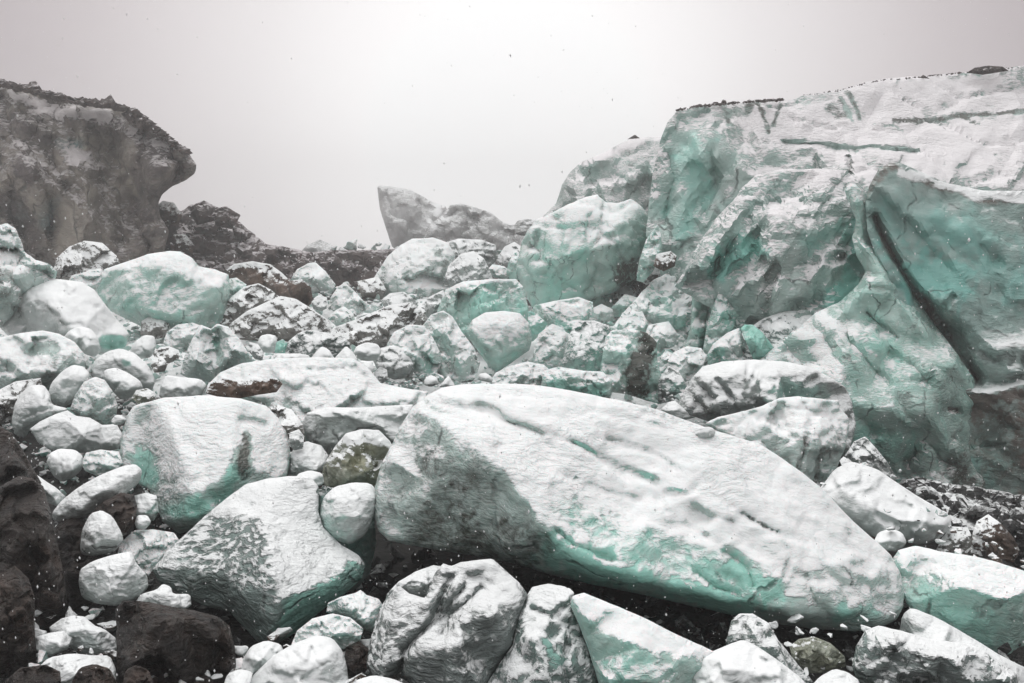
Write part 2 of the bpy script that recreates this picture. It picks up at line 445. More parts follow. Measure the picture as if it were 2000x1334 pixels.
    if fs > 0:
        c0 = fcell if fcell else size * .36
        for cell, sl in ((c0, fs), (c0 * .40, fs * .45)):
            gxn = int((x1 - x0) / cell) + 3; gyn = int((ymax - y0) / cell) + 3
            sx = x0 - cell + (np.arange(gxn)[None, :] + RNG.uniform(0, 1, (gyn, gxn))) * cell
            sy = y0 - cell + (np.arange(gyn)[:, None] + RNG.uniform(0, 1, (gyn, gxn))) * cell
            sx, sy = sx.ravel(), sy.ravel()
            an = RNG.uniform(0, 6.283, len(sx)); mg = RNG.uniform(.3, 1.3, len(sx)) * sl
            if fdir: an = math.radians(fdir[0] + 90) + RNG.choice([0, math.pi], len(sx)) + RNG.normal(0, .5, len(sx))
            gx_, gy_ = np.cos(an) * mg, np.sin(an) * mg; hh = RNG.uniform(-.10, .10, len(sx)) * cell * (sl / .42)
            wx = X + fbm(np.stack([X, Y, X * 0 + 5], 1), 1.6 / cell, 2) * cell * .18; wy = Y + fbm(np.stack([X, Y, X * 0 + 25], 1), 1.6 / cell, 2) * cell * .18
            add = np.zeros(len(X))
            for c in range(0, len(X), 3000):
                ax_, ay_ = wx[c:c + 3000, None] - sx[None], wy[c:c + 3000, None] - sy[None]
                if fdir:      # cells drawn out along a fracture direction
                    ca, sa = math.cos(math.radians(fdir[0])), math.sin(math.radians(fdir[0]))
                    ax_, ay_ = (ax_ * ca + ay_ * sa) / fdir[1], (-ax_ * sa + ay_ * ca) * 1.35
                dd = np.hypot(ax_, ay_)
                ix = np.argpartition(dd, 3, axis=1)[:, :3]
                vals = gx_[ix] * (X[c:c + 3000, None] - sx[ix]) + gy_[ix] * (Y[c:c + 3000, None] - sy[ix]) + hh[ix]
                add[c:c + 3000] = vals.max(1)
            add -= add.mean()
            K = K + add * np.clip(T / (cell * .3), .25, 1) * fm
    for _ in range(smooth):
        K = .4 * K + .6 * np.bincount(E[:, 0], weights=K[E[:, 1]], minlength=len(X)) / deg
    R = rnd * size
    prof = 1 - np.sqrt(np.clip(1 - (1 - np.minimum(T / max(R, 1e-6), 1)) ** 2, 0, 1))
    K = K + R * prof
    A = {'teal': np.zeros(len(X)), 'dirt': np.zeros(len(X)), 'snowb': np.zeros(len(X))}  # dirt holds grime, and the shade painted into the wall crack
    wob = fbm(np.stack([X, Y, X * 0 + 3.1], 1), 1 / 38., 4) * .38 + fbm(np.stack([X, Y, X * 0 + 9.1], 1), 1 / 9., 3) * .30
    for q in st:
        k, amt, wd, pl = q
        pl = [(a[0], a[1]) for a in parse(pl)]
        dd = segdist(X, Y, pl)
        if k == 'f': continue
        if k == 'g':
            K = K + amt * np.exp(-(dd / wd) ** 2)
        elif k == 'step':       # sharp-edged terrace to one side of a line
            K = K + amt * np.clip(1 - dd / wd, 0, 1)
        else:
            g = np.clip(1.25 - dd / wd + wob, 0, 1); A[k] = A[k] + amt * g * g * (3 - 2 * g)
    Kf = K + tilt * (ymax - Y)
    Dd = D + Kf * D / F
    Pf = P(X, Y, Dd)
    mpp = D / F
    # --- natural relief in world space
    nv = np.zeros_like(Pf)
    fn = np.cross(Pf[tri[:, 1]] - Pf[tri[:, 0]], Pf[tri[:, 2]] - Pf[tri[:, 0]])
    for k in range(3): np.add.at(nv, tri[:, k], fn)
    nv /= np.linalg.norm(nv, axis=1)[:, None] + 1e-9
    toC = -Pf / np.linalg.norm(Pf, axis=1)[:, None]
    sg = np.sign((nv * toC).sum(1)); sg[sg == 0] = 1; nv *= sg[:, None]
    sm = size * mpp
    seed = RNG.uniform(0, 50, 3)
    q = Pf + seed
    dis = fbm(q, 2.2 / sm, 5, .5) * .018 * sm
    f1, f2, idv = voro(q + .35 * fbm(q, 3 / sm, 2)[:, None] * sm * .2, 3.6 / sm)
    dis = dis + (np.minimum(f2 - f1, .22) - .11) * .16 * sm * chip + (idv - .5) * .018 * sm * chip
    dis = dis + fbm(q, 14 / sm, 3, .55) * .007 * sm
    dis = dis * amp
    wgt = np.where(T < s, .22, 1.0)
    Pf = Pf + nv * (dis * wgt)[:, None]
    # --- back of the block
    tm = max(T.max(), 1e-6)
    bp_ = np.sqrt(np.clip(1 - (1 - T / tm) ** 2, 0, 1))
    ko = np.concatenate([K[:no], K[near]])
    Kb = np.maximum(ko * (1 - bp_) + R * bp_ + thick * size * bp_, K + .05 * size * bp_ + .5)
    Xb, Yb = X[no:], Y[no:]
    Db = D + (Kb + tilt * (ymax - Y)) [no:] * mpp
    Pb = P(Xb, Yb, Db)
    V = np.vstack([Pf, Pb])
    nf = len(X)
    bi = np.arange(nf); bi[no:] = nf + np.arange(nf - no)
    # orientation of front faces: towards the camera
    a, b, c = Pf[tri[0, 0]], Pf[tri[0, 1]], Pf[tri[0, 2]]
    u = (X[tri[:, 1]] - X[tri[:, 0]]) * (Y[tri[:, 2]] - Y[tri[:, 0]]) - (X[tri[:, 2]] - X[tri[:, 0]]) * (Y[tri[:, 1]] - Y[tri[:, 0]])
    fr = np.where((u < 0)[:, None], tri, tri[:, ::-1])
    bk = bi[fr][:, ::-1]
    keep = ~((bk[:, 0] < no) & (bk[:, 1] < no) & (bk[:, 2] < no))
    fc = np.vstack([fr, bk[keep]])
    # origin at the foot of the block
    org = P((x0 + x1) / 2, ymax, D)
    V = V - org
    at = {k: np.concatenate([v, v[no:]]) for k, v in A.items()}
    me = make_mesh(name, V, [tuple(int(i) for i in f) for f in fc], M[mat] if isinstance(mat, str) else mat, at)
    cr_ = crease if crease is not None else (0 if (mat == 'smooth' or any(q[0] == 'g' for q in st)) else 20)
    if cr_: me.set_sharp_from_angle(angle=math.radians(cr_))
    ob = bpy.data.objects.new(name, me); COL.objects.link(ob)
    ob.location = org
    if parent is not None:
        ob.parent = parent; ob.matrix_parent_inverse = Matrix.Identity(4); ob.location = Vector(org) - parent.location
        if label: ob['label'] = label
    else:
        tag(ob, label, None if kind == 'structure' else cat, group, kind)
    BLOCKS.append((o[:, :2], D, sd, size, (x0 + x1) / 2, (y0 + ymax) / 2))
    return ob

# ================================================================== GROUND
def build_ground():
    tab_y = [-3, 2, 5, 6, 7.1, 8.4, 9.9, 12.2, 14.2, 16.8, 20.5, 26, 34, 50, 62, 75, 110, 250]
    tab_z = [-3.9, -3.8, -3.55, -3.5, -3.45, -3.35, -3.1, -2.65, -2.45, -2.1, -1.62, -1.0, -.2, .9, 1.6, 1.5, 1.5, 1.5]
    ys = np.concatenate([np.arange(-3, 14, .16), np.arange(14, 36, .30), np.arange(36, 80, .7), np.linspace(80, 245, 24)])
    u = np.linspace(-1, 1, 191)
    V = []; nx = len(u)
    for y in ys:
        wdt = 8 + max(y, 0) * 1.15
        for t in u:
            V.append((t * wdt, y, 0))
    V = np.array(V)
    z = np.interp(V[:, 1], tab_y, tab_z)
    z = z + .55 * np.clip(np.abs(V[:, 0]) / (6 + V[:, 1] * .45) - .5, 0, 2) ** 1.2 * np.clip(V[:, 1] / 14, .2, 3)
    p = V + np.array([5., 3, 9])
    far = np.clip(V[:, 1] / 22, .25, 1.5)
    z = z - 3.0 * np.clip((V[:, 0] - 2.6) / 2, 0, 1) * np.clip((V[:, 1] - 7.5) / 2, 0, 1) * np.clip((17 - V[:, 1]) / 3, 0, 1)
    z = z + fbm(p, .55, 5, .55) * .20 * far + fbm(p, .12, 3) * .35 * far
    V[:, 2] = z
    Fc = []
    for j in range(len(ys) - 1):
        for i in range(nx - 1):
            a = j * nx + i
            Fc.append((a, a + 1, a + nx + 1, a + nx))
    sb = np.clip((V[:, 1] - 11.5) / 4, 0, 1) * np.clip((31 - V[:, 1]) / 5, 0, 1) * np.clip(1.6 - (V[:, 0] - 2) / 4, 0, 1) * 1.35
    me = make_mesh('ground', V, Fc, M['ground'], {'snowb': sb})
    o = bpy.data.objects.new('ground', me); COL.objects.link(o); tag(o, kind='structure')
    return V, ys, nx
GV, GY, GNX = build_ground()
def ground_z(x, y):
    j = min(len(GY) - 1, max(0, int(np.searchsorted(GY, y))))
    row = GV[j * GNX:(j + 1) * GNX]
    return float(np.interp(x, row[:, 0], row[:, 2]))

B = block
# ================================================================== FAR THINGS
B('ice_pinnacle', 'pale far ice pinnacle leaning left, fading into the fog', '737,366 741,362 770,365 800,370 826,384 850,397 870,402 900,470 860,500 790,500 766,482 752,440 742,408', D=135, tilt=.05, mat='greyfar', rnd=.2, thick=.5, bulge=.2, amp=.7, sd='far leaning pinnacle', cat='ice pinnacle', st=[('snowb', .3, 22, '860,400 840,470')])
B('ice_hump', 'rounded far ice hump with a snow streaked grey face beside the far pinnacle', '820,480 840,440 866,418 880,400 903,398 925,404 958,415 984,436 1008,440 1030,470 1035,500 980,520 860,520', ['885,440,-28 950,455,-30 1000,480,-18'], D=98, tilt=.25, mat='greyfar', sd='far ice hump', cat='ice mound', st=[('dirt', .5, 26, '920,440 960,470 980,490'), ('snowb', .4, 20, '830,470 860,440')])
B('snow_cone', 'small pale snow cone poking above the dark debris ridge in the fog', '575,505 600,478 625,468 645,476 662,494 670,512', D=82, tilt=.5, mat='greyfar', cat='snow cone')
B('debris_slope', None, '255,500 300,420 330,400 352,412 372,400 398,392 420,404 446,412 462,430 488,452 520,478 560,482 600,492 640,490 700,488 770,487 800,500 840,560 800,600 240,600', ['330,450,-40 470,490,-50 600,530,-40 760,520,-30'], D=32, tilt=.9, mat='moraine', kind='structure', rnd=.05, amp=1.0, chip=1.3, thick=.3,
  st=[('snowb', .25, 18, '340,480 380,450'), ('snowb', .25, 16, '440,440 470,480'), ('snowb', .2, 20, '400,520 500,545')])
for px, lab in (('371,418 380,405 398,391 411,398 420,406 424,430 385,440', 'dark pointed rock on the skyline right of the overhanging dark cliff'),
                ('418,410 440,402 470,420 462,436 452,448 420,440', 'blocky dark rock on the skyline next to the pointed skyline rock'),
                ('306,402 318,392 340,396 356,420 350,438 312,440', 'snow dusted rounded rock tucked under the overhanging cliff lip'),
                ('452,440 468,446 494,455 488,466 460,470', 'small dark skyline rock sticking out over the debris slope'),
                ('330,470 340,458 362,456 380,480 376,498 336,500', 'pale egg shaped rock low on the dark debris slope')):
    B('moraine_boulder', lab, px, D=33.5, mat='rocksnow' if 'pale' in lab or 'dusted' in lab else 'moraine', rd=0, tilt=.4, cat='boulder', sd='skyline boulder')

# ---- left cliff
lc = B('ice_cliff', 'dark dirt covered ice cliff with a bulbous overhanging nose at the upper left', '-90,150 -40,150 0,160 50,172 110,188 160,196 212,203 262,214 300,245 335,272 366,296 383,322 380,338 362,352 335,364 316,380 309,396 312,420 330,450 320,490 240,520 100,540 -90,560',
  ['-60,210,10 60,225,-20 170,232,-32 250,262,-25 300,292,-34 352,318,-22', '-40,240,0 30,262,-40 90,290,-10 140,330,-60 170,400,-45 190,470,-50', '-40,330,-60 60,345,-85 110,365,-60 108,420,-5 60,440,25', '215,300,20 240,350,40 225,420,30 235,480,20', '262,300,-60 320,330,-75 300,360,-50 285,400,10'],
  mat='cliffdirt', D=29, tilt=.22, rnd=.02, amp=.7, chip=.5, smooth=1, facet=.75, fcell=48, fdir=(84, 3.2), cuts=4, cutsize=.3, sd='dark overhanging cliff', cat='ice cliff', crease=20, thick=.8,
  st=[('snowb', .75, 16, '-40,175 60,200 130,222 200,238'), ('snowb', .5, 12, '200,232 250,255 275,268'), ('snowb', .55, 10, '268,274 300,278 340,292'), ('snowb', .4, 14, '30,285 80,320 120,350 130,368'), ('snowb', .25, 25, '0,320 60,350'),
      ('snowb', .35, 18, '130,290 170,310 200,350 220,400'),
      ('teal', .9, 22, '95,400 90,440'), ('teal', .9, 14, '125,280 150,282'), ('teal', .6, 24, '10,410 40,430'),
      ('dirt', .9, 40, '290,320 350,330 300,380'), ('dirt', 1, 50, '0,230 60,250 40,330'), ('dirt', 1, 22, '60,200 150,225 260,262 330,290'), ('dirt', .8, 35, '250,400 280,440 240,480'), ('dirt', .8, 40, '0,380 60,470'), ('dirt', -.5, 20, '150,300 152,380 150,490'), ('dirt', -.5, 16, '200,330 192,400 188,490'), ('dirt', -.4, 14, '236,290 238,380 230,450'), ('snowb', .28, 12, '150,300 156,360 150,400'),
      ('g', 14, 5, '10,272 60,312 100,350 128,372'), ('g', 12, 5, '140,330 160,380 150,440'), ('g', 14, 6, '195,340 215,400 240,470'), ('g', -10, 7, '120,370 150,400 160,470'), ('g', 12, 5, '100,380 100,470'), ('g', 12, 5, '262,292 258,350 262,420')])
def rim(owner, pts, D, hgt, n, mat, name='debris_layer'):
    """broken gravel lying along a cliff top, one part of its cliff"""
    pts = np.array(parse(pts)); L = np.concatenate([[0], np.cumsum(np.hypot(*np.diff(pts, axis=0).T))])
    V = []; Fc = []
    base = Vector(owner.location)
    for i in range(n):
        t = RNG.uniform(0, L[-1]); x = np.interp(t, L, pts[:, 0]); y = np.interp(t, L, pts[:, 1])
        d = D + RNG.uniform(-.25, 1.2); r = hgt * RNG.uniform(.35, 1.25) * D / F
        c = P(x, y + RNG.uniform(-.2, .8) * hgt, d) - np.array(base)
        k = len(V); ph = RNG.uniform(0, 6.28, 3)
        vs = [(0, 0, .8), (1, 0, .1), (.2, .9, 0), (-.8, .5, .15), (-.7, -.7, 0), (.4, -.9, .2), (0, 0, -.8)]
        rot = Euler(ph).to_matrix(); rot = np.array(rot)
        for v in vs: V.append(tuple(c + (rot @ np.array(v)) * r * RNG.uniform(.7, 1.2, 3) * np.array([1.3, 1, .75])))
        for a in range(5):
            b = (a + 1) % 5; Fc += [(k, k + 1 + a, k + 1 + b), (k + 6, k + 1 + b, k + 1 + a)]
    me = make_mesh(name, V, Fc, M[mat], None, False)
    o = bpy.data.objects.new(name, me); COL.objects.link(o); o.parent = owner; o['kind'] = 'stuff'
    return o
rim(lc, '-40,158 0,159 50,171 110,188 160,196 212,202 262,214 300,246 335,274 366,298', 29.4, 8.5, 460, 'moraine')
for px, lab in (('52,172 58,160 70,158 80,172 86,182 60,184', 'dark rounded boulder perched at the left end of the cliff top rim'), ('104,188 112,180 122,181 128,194 106,196', 'low dark boulder in the middle of the cliff top rim'),
                ('190,208 204,194 216,184 226,200 230,212 196,212', 'triangular dark boulder standing on the rim of the left cliff'), ('236,222 250,216 270,216 288,236 296,252 262,250', 'long dark boulder where the rim begins to drop to the nose')):
    B('boulder', lab, px, D=29.3, mat='moraine', rd=0, tilt=.3, cat='boulder', sd='rim boulder', st=[('snowb', -.4, 30, '0,0 400,0')])

# ---- right glacier front
B('ice_rib', 'farthest grey green ice rib stepping down left of the main glacier cliff', '1040,470 1062,420 1086,398 1098,360 1112,338 1132,318 1180,297 1228,272 1262,267 1300,268 1320,300 1310,400 1300,460 1200,500 1080,520',
  ['1120,345,-20 1190,305,-22 1260,285,-20 1310,285,-20', '1105,400,-30 1160,380,-55 1230,340,-50 1290,330,-70', '1180,440,-45 1240,420,-35 1262,350,10 1270,300,5'], D=44, tilt=.25, mat='tealfar', rnd=.05, sd='far ice rib', cat='ice cliff',
  st=[('dirt', .6, 14, '1250,350 1258,400'), ('dirt', .35, 18, '1120,360 1100,420'), ('snowb', .35, 9, '1140,318 1190,300 1250,280'), ('dirt', .8, 10, '1235,268 1245,270')])
mc = B('ice_cliff', 'huge main glacier cliff topped by a snowy plateau with dark gravel streaks', '1262,460 1268,400 1276,340 1290,275 1303,240 1322,217 1360,209 1400,205 1440,202 1500,196 1545,196 1570,186 1640,176 1694,160 1730,154 1800,150 1850,144 1920,138 2000,128 2120,122 2120,640 1900,640 1600,660 1400,640 1300,560',
  ['1308,250,-15 1360,262,-40 1420,275,-60 1480,292,-75 1560,300,-95 1640,306,-110 1730,318,-125 1850,360,-140 2000,372,-150 2100,372,-150', '1290,420,-10 1330,400,-60 1355,340,-45 1372,290,-70', '1300,500,-20 1380,440,-90 1420,380,-60 1450,330,-110', '1360,560,-60 1480,470,-130 1560,400,-120 1640,380,-150', '1330,300,-20 1312,380,-30'],
  D=21, tilt=.46, mat='tealfar', rnd=.01, facet=.5, fcell=85, fdir=(-62, 2.4), smooth=1, amp=.7, sd='main glacier cliff', cat='ice cliff', crease=20, chip=.6, cuts=26, cutsize=.3,
  st=[('f', .85, 75, '1530,240 1750,240 2000,260 2100,200 1800,200'), ('snowb', .55, 60, '1480,240 1600,250 1800,260 2000,280'), ('snowb', .5, 60, '1700,190 1850,190 2050,180'), ('snowb', .3, 30, '1700,340 1800,330 2000,350'), ('snowb', .6, 16, '1290,300 1284,380'),
      ('dirt', 1.5, 4.5, '1413,205 1418,232 1424,250'), ('dirt', 1.6, 5, '1480,205 1490,235 1500,262'), ('snowb', -1.3, 5, '1413,205 1418,232 1424,250'), ('snowb', -1.3, 5, '1480,205 1490,235 1500,262'), ('snowb', -1.2, 4, '1525,205 1515,235 1508,250'), ('dirt', 1.4, 4, '1525,205 1515,235 1508,250'),
      ('snowb', -.9, 8, '1456,210 1470,202 1460,222'), ('dirt', 1.2, 8, '1456,210 1470,202 1460,222'),
      ('snowb', -1.2, 5, '1655,185 1680,235'), ('dirt', 1.3, 5, '1655,185 1680,235'), ('snowb', -1.2, 5, '1640,195 1665,240'), ('snowb', -.7, 12, '1620,215 1640,228 1660,225'), ('dirt', 1, 10, '1620,215 1645,228'),
      ('snowb', -1.4, 6, '1745,238 1800,234 1860,230 1940,224 2000,218 2060,212'), ('dirt', 1.7, 7, '1745,238 1800,234 1860,230 1940,224 2000,218 2060,212'),
      ('snowb', -1, 4, '1820,236 1850,252'), ('dirt', 1.2, 4, '1820,236 1850,252'), ('snowb', -1, 4, '1880,232 1912,250'), ('dirt', 1.2, 4, '1880,232 1912,250'), ('snowb', -.9, 4, '1700,241 1750,250 1765,256'),
      ('snowb', -.9, 6, '1530,278 1600,284 1680,288 1790,294'), ('g', 16, 5, '1530,280 1600,287 1680,291 1790,296'),
      ('dirt', .8, 7, '1640,302 1662,312 1662,340'), ('g', 16, 5, '1655,306 1662,330 1660,350'),
      ('snowb', -.35, 50, '1340,290 1400,330 1360,400'), ('teal', .5, 40, '1360,300 1350,380 1330,440'), ('snowb', -.3, 25, '1300,350 1310,440'), ('teal', .5, 30, '1450,430 1500,380'),
      ('g', 22, 7, '1305,300 1318,350 1300,430'), ('g', 22, 8, '1385,300 1400,350 1375,420'), ('g', 16, 6, '1345,420 1380,380'), ('snowb', .5, 9, '1420,380 1440,340 1490,330 1540,330')])
rim(mc, '1322,214 1360,207 1400,203 1440,200 1500,195 1530,194', 24.2, 3.6, 200, 'moraine')
rim(mc, '1570,186 1640,176 1694,161 1730,155', 24.6, 1.9, 90, 'moraine')
rim(mc, '1735,155 1800,150 1850,144 1920,138 2000,129 2100,123', 24.8, 2.3, 150, 'moraine')
for px, lab in (('1388,206 1394,199 1402,199 1406,206', 'small dark stone above the streaked corner of the glacier plateau'), ('1406,204 1412,194 1418,196 1420,204', 'upright dark stone above the streaked corner of the glacier plateau'),
                ('1796,152 1803,146 1810,150 1816,154', 'tiny pointed stone alone on the right skyline'), ('1888,142 1904,132 1930,128 1958,130 1970,138 1920,146', 'wide flat dark stone pile on the highest part of the skyline'), ('1225,272 1240,263 1250,270', 'dark pebble sized stone on top of the far ice rib')):
    B('stone', lab, px, D=24.6 if 'rib' not in lab else 45, mat='moraine', rd=0, tilt=.3, cat='stone', s=1.6, st=[('snowb', -.4, 30, '0,0 400,0')])

B('ice_buttress', 'rippled ice buttress with turquoise hollows below the glacier plateau', '1318,560 1345,515 1362,480 1395,430 1432,392 1448,368 1476,341 1530,331 1600,330 1655,333 1690,372 1700,420 1690,500 1700,560 1690,640 1620,690 1480,680 1420,620',
  ['1480,345,-10 1460,400,-60 1420,450,-80 1375,520,-80', '1530,345,-10 1600,350,-30 1660,380,-50', '1500,420,-50 1470,470,5 1420,500,20 1390,540,10', '1640,400,-85 1570,440,-110 1520,490,-115 1480,550,-100', '1660,450,-30 1640,500,-20 1560,520,-60 1540,580,-70', '1690,470,-40 1640,520,-80 1600,590,-70'],
  D=16.5, tilt=.45, mat='tealfar', rnd=.02, facet=.7, fcell=62, fdir=(-50, 2.6), sd='rippled ice buttress', cat='ice buttress', crease=20, chip=.8, cuts=14, cutsize=.4,
  st=[('teal', 1.2, 30, '1400,520 1440,500 1475,480'), ('snowb', -.7, 28, '1400,520 1440,500 1475,480'), ('teal', 1.1, 26, '1660,440 1680,500 1660,560 1630,590'), ('snowb', -.7, 26, '1660,440 1680,500 1660,560'),
      ('snowb', .35, 14, '1500,470 1460,520 1440,560'), ('snowb', -.4, 22, '1570,470 1550,540 1560,590'), ('teal', .8, 26, '1580,470 1620,450'), ('g', 24, 8, '1516,520 1500,560 1496,600'), ('dirt', .8, 9, '1512,510 1502,545 1500,590'),
      ('g', 20, 8, '1480,400 1540,390 1600,400'), ('snowb', .4, 20, '1560,350 1640,345'), ('g', -14, 10, '1580,540 1620,500 1670,490'), ('snowb', .3, 16, '1580,540 1620,500 1670,490'), ('g', 16, 5, '1650,370 1662,338')])
B('ice_wall', 'tall smooth dark teal ice wall with a brown dirty foot at the right edge', '1694,450 1690,400 1698,362 1716,330 1738,318 1760,318 1795,335 1850,358 1920,372 2000,372 2120,365 2120,1120 2000,1080 1900,1020 1800,990 1770,900 1790,760 1760,620 1718,520',
  ['1700,360,-6 1740,335,-9 1800,362,-11 1880,385,-15 2000,395,-18 2100,395,-18', '1720,450,12 1790,560,18 1850,650,15 1905,740,3', '1870,560,-37 1840,600,-52 1900,640,-37 2000,650,-43', '1880,700,-68 1950,680,-77 2080,690,-80', '1905,762,-43 1980,752,-68 2080,740,-74', '1900,800,-37 2000,850,-31 2090,860,-31', '1850,950,0 2000,1000,24 2090,1010,24'],
  D=13.7, tilt=.28, mat='wall', rnd=.02, smooth=2, amp=.7, chip=.4, facet=.36, fcell=70, fdir=(38, 2.2), cuts=3, cutsize=.3, crease=25, sd='dark teal ice wall', cat='ice wall',
  st=[('g', 48, 9, '1708,425 1730,475 1760,530 1798,585 1838,640 1876,690 1908,742'), ('dirt', 1.3, 6, '1708,425 1730,475 1760,530 1798,585 1838,640 1876,690 1908,742'), ('snowb', -.6, 9, '1708,425 1730,475 1760,530 1798,585 1838,640 1876,690 1908,742'), ('teal', .9, 60, '1780,540 1850,560'), ('teal', .5, 60, '1760,420 1900,480 1980,560'), ('snowb', .9, 11, '1760,335 1830,362 1900,378 2000,385'), ('snowb', .6, 12, '1880,350 1960,372 2040,372'), ('dirt', 1.3, 6, '1745,325 1800,352 1850,372 1930,394 2000,390'), ('dirt', 1, 12, '1690,380 1715,345 1738,322'),  # dirt stroke along the diagonal crack paints in its shade
      ('snowb', .25, 40, '1930,690 2000,670'), ('dirt', .4, 16, '1840,600 1862,580 1850,625'), ('g', 14, 6, '1835,610 1862,580'), ('dirt', .75, 90, '1940,840 1990,900 1960,950'), ('snowb', -.3, 90, '1960,860'), ('dirt', .9, 40, '1910,790 2000,780'), ('dirt', 1.6, 40, '1830,990 1900,1000 2000,1050'), ('dirt', .8, 60, '2050,800 2050,1000'), ('teal', .5, 40, '1900,900 1940,930'),
      ('snowb', .7, 6, '1905,766 1950,760 2010,742'), ('dirt', 2, 15, '1900,785 1960,775 2000,768'), ('snowb', .4, 14, '1915,800 1960,830'), ('g', 16, 4, '1870,880 1930,870 1960,868'), ('g', 20, 8, '1905,755 1960,748 2010,735'), ('snowb', -.5, 90, '1720,450 1850,520 1990,560')])
B('ice_slab', 'great leaning pale green ice slab split from the dark wall by a long diagonal crack', '1648,366 1668,358 1692,380 1705,425 1722,475 1752,530 1790,585 1830,640 1868,690 1902,742 1902,800 1898,850 1908,900 1925,945 1915,985 1880,995 1800,970 1740,940 1690,910 1620,880 1520,840 1440,780 1440,735 1490,700 1530,665 1562,640 1592,612 1640,590 1676,555 1690,530 1672,500 1664,465 1672,430 1660,400',
  ['1668,400,-20 1690,470,-50 1730,545,-75 1800,640,-85 1860,720,-80 1875,800,-80', '1690,560,-60 1640,620,-40 1610,660,-60 1650,740,-70 1680,770,-60', '1675,790,-75 1740,805,-95 1820,800,-85 1860,860,-60', '1700,860,-20 1780,900,-10 1830,900,-10', '1690,640,-30 1740,700,-25 1790,740,-60'],
  D=13.4, tilt=.45, mat='teal', rnd=.02, smooth=2, chip=.3, facet=.62, fcell=60, fdir=(52, 2.2), cuts=6, cutsize=.4, sd='great leaning slab', cat='ice slab', crease=24,
  st=[('teal', .5, 30, '1700,650 1740,700'), ('snowb', -.35, 110, '1690,500 1760,680 1850,820 1700,800'), ('snowb', .4, 16, '1610,650 1600,700 1650,740'), ('teal', .8, 40, '1700,860 1760,880'), ('dirt', .5, 30, '1720,880 1800,910'), ('dirt', 1.2, 50, '1930,960 1880,950'), ('dirt', .6, 50, '1880,900'), ('dirt', .4, 40, '1840,760 1860,800'),
      ('snowb', .5, 9, '1670,685 1720,700 1740,715'), ('g', 14, 5, '1690,610 1740,650 1750,660'), ('g', 18, 7, '1650,660 1700,720 1730,740'), ('snowb', .35, 9, '1676,800 1700,810 1740,798 1800,810'), ('dirt', 1.8, 8, '1850,800 1868,802'), ('g', 26, 8, '1850,800 1868,802'), ('g', 14, 5, '1665,440 1672,480'), ('snowb', .45, 14, '1676,470 1690,520 1700,545'), ('g', 12, 6, '1700,560 1760,570'), ('g', -10, 8, '1720,740 1800,735')])
B('ice_shard', 'dark slivered ice shard wedged in the gap under the leaning slab', '1650,890 1668,862 1690,852 1712,876 1735,905 1752,935 1740,945 1700,930 1660,915', D=11.6, mat='grey', rd=0, tilt=.2, cat='ice shard')
B('gravel_bank', 'black gravel bank with thin snow under the foot of the dark wall', '1740,948 1790,930 1850,944 1910,952 2000,968 2120,985 2120,1130 1990,1110 1890,1060 1830,1040 1780,1010', D=10.4, mat='grit', amp=1.4, facet=.9, fcell=26, chip=1.5, cat='gravel bank', tilt=.7, st=[('snowb', .45, 14, '1850,1000 1900,1040'), ('snowb', .3, 20, '1800,960 1900,975')])

# ================================================================== MIDDLE DISTANCE
def G(label, pts, mat='white', name='ice_block', **k): return B(name, label, pts, mat=mat, **k)
G('large pitted teal block with two peaks in front of the far ice rib', '1008,520 1018,475 1032,448 1045,430 1080,415 1112,398 1142,386 1166,380 1182,394 1206,398 1232,388 1250,400 1276,434 1270,468 1252,505 1240,545 1200,570 1110,600 1040,600 1018,560',
  'teal', ridges=['1040,450,-25 1110,415,-40 1170,400,-45 1235,405,-35', '1050,540,-70 1100,500,-80 1180,480,-85 1235,480,-60'], D=24, tilt=.4, sd='two peaked teal block', chip=1.0, facet=.4, fcell=50,
  st=[('teal', .5, 40, '1120,450 1100,520 1080,560'), ('snowb', .25, 30, '1160,430 1200,480'), ('dirt', .8, 2.5, '1180,398 1174,440 1166,480'), ('g', 8, 3, '1180,398 1174,440 1166,480'), ('dirt', 1.6, 22, '1215,540 1240,520'), ('snowb', -.8, 20, '1215,545 1240,520'), ('teal', .8, 10, '1256,470 1248,500')])
G('narrow pointed teal shard leaning beside the two peaked block', '1243,548 1248,510 1262,468 1284,438 1292,462 1292,500 1274,532 1256,552', 'teal', name='ice_shard', D=21.5, tilt=.3, cat='ice shard', rd=0)
G('dark grit covered pocket of rubble between the two peaked block and the cliff', '1195,600 1205,550 1240,530 1262,545 1290,500 1330,500 1345,540 1290,560 1240,590 1215,610', 'dirty', name='rubble_mound', D=24.5, cat='rubble mound')
G('flat rock capped lump on the gravel beside the pointed shard', '1276,520 1282,496 1310,490 1322,500 1318,520 1296,530', 'rocksnow', name='boulder', D=21, cat='boulder', rd=0)
G('snow topped teal cube standing under the two peaked block', '1095,575 1108,545 1132,524 1166,520 1190,532 1204,560 1206,590 1190,604 1150,598 1110,592', 'teal', ridges=['1112,550,-14 1160,545,-26 1196,560,-20'], tilt=.5, sd='snow topped teal cube', st=[('snowb', .3, 20, '1140,530 1180,535')])
G('low fluted ice lump leaning against the snow topped teal cube', '1080,578 1090,558 1120,556 1146,562 1156,582 1130,590 1090,588', 'white', D=25, tilt=.4)
G('long teal block with a flat snow sheet on top in the middle of the field', '838,648 870,566 906,549 960,545 1008,545 1022,560 1032,600 1030,648 990,668 920,668', 'teal', ridges=['868,575,-14 925,556,-26 1005,556,-26', '880,640,-26 990,640,-34'], D=19.5, tilt=.10, rd=0, chip=.5, smooth=1, sd='long flat topped teal block', st=[('snowb', .9, 8, '845,590 880,560 930,548 1005,547'), ('teal', .4, 50, '950,600'), ('snowb', -.4, 50, '900,620 1000,610'), ('teal', .5, 12, '1012,570 1018,620')])
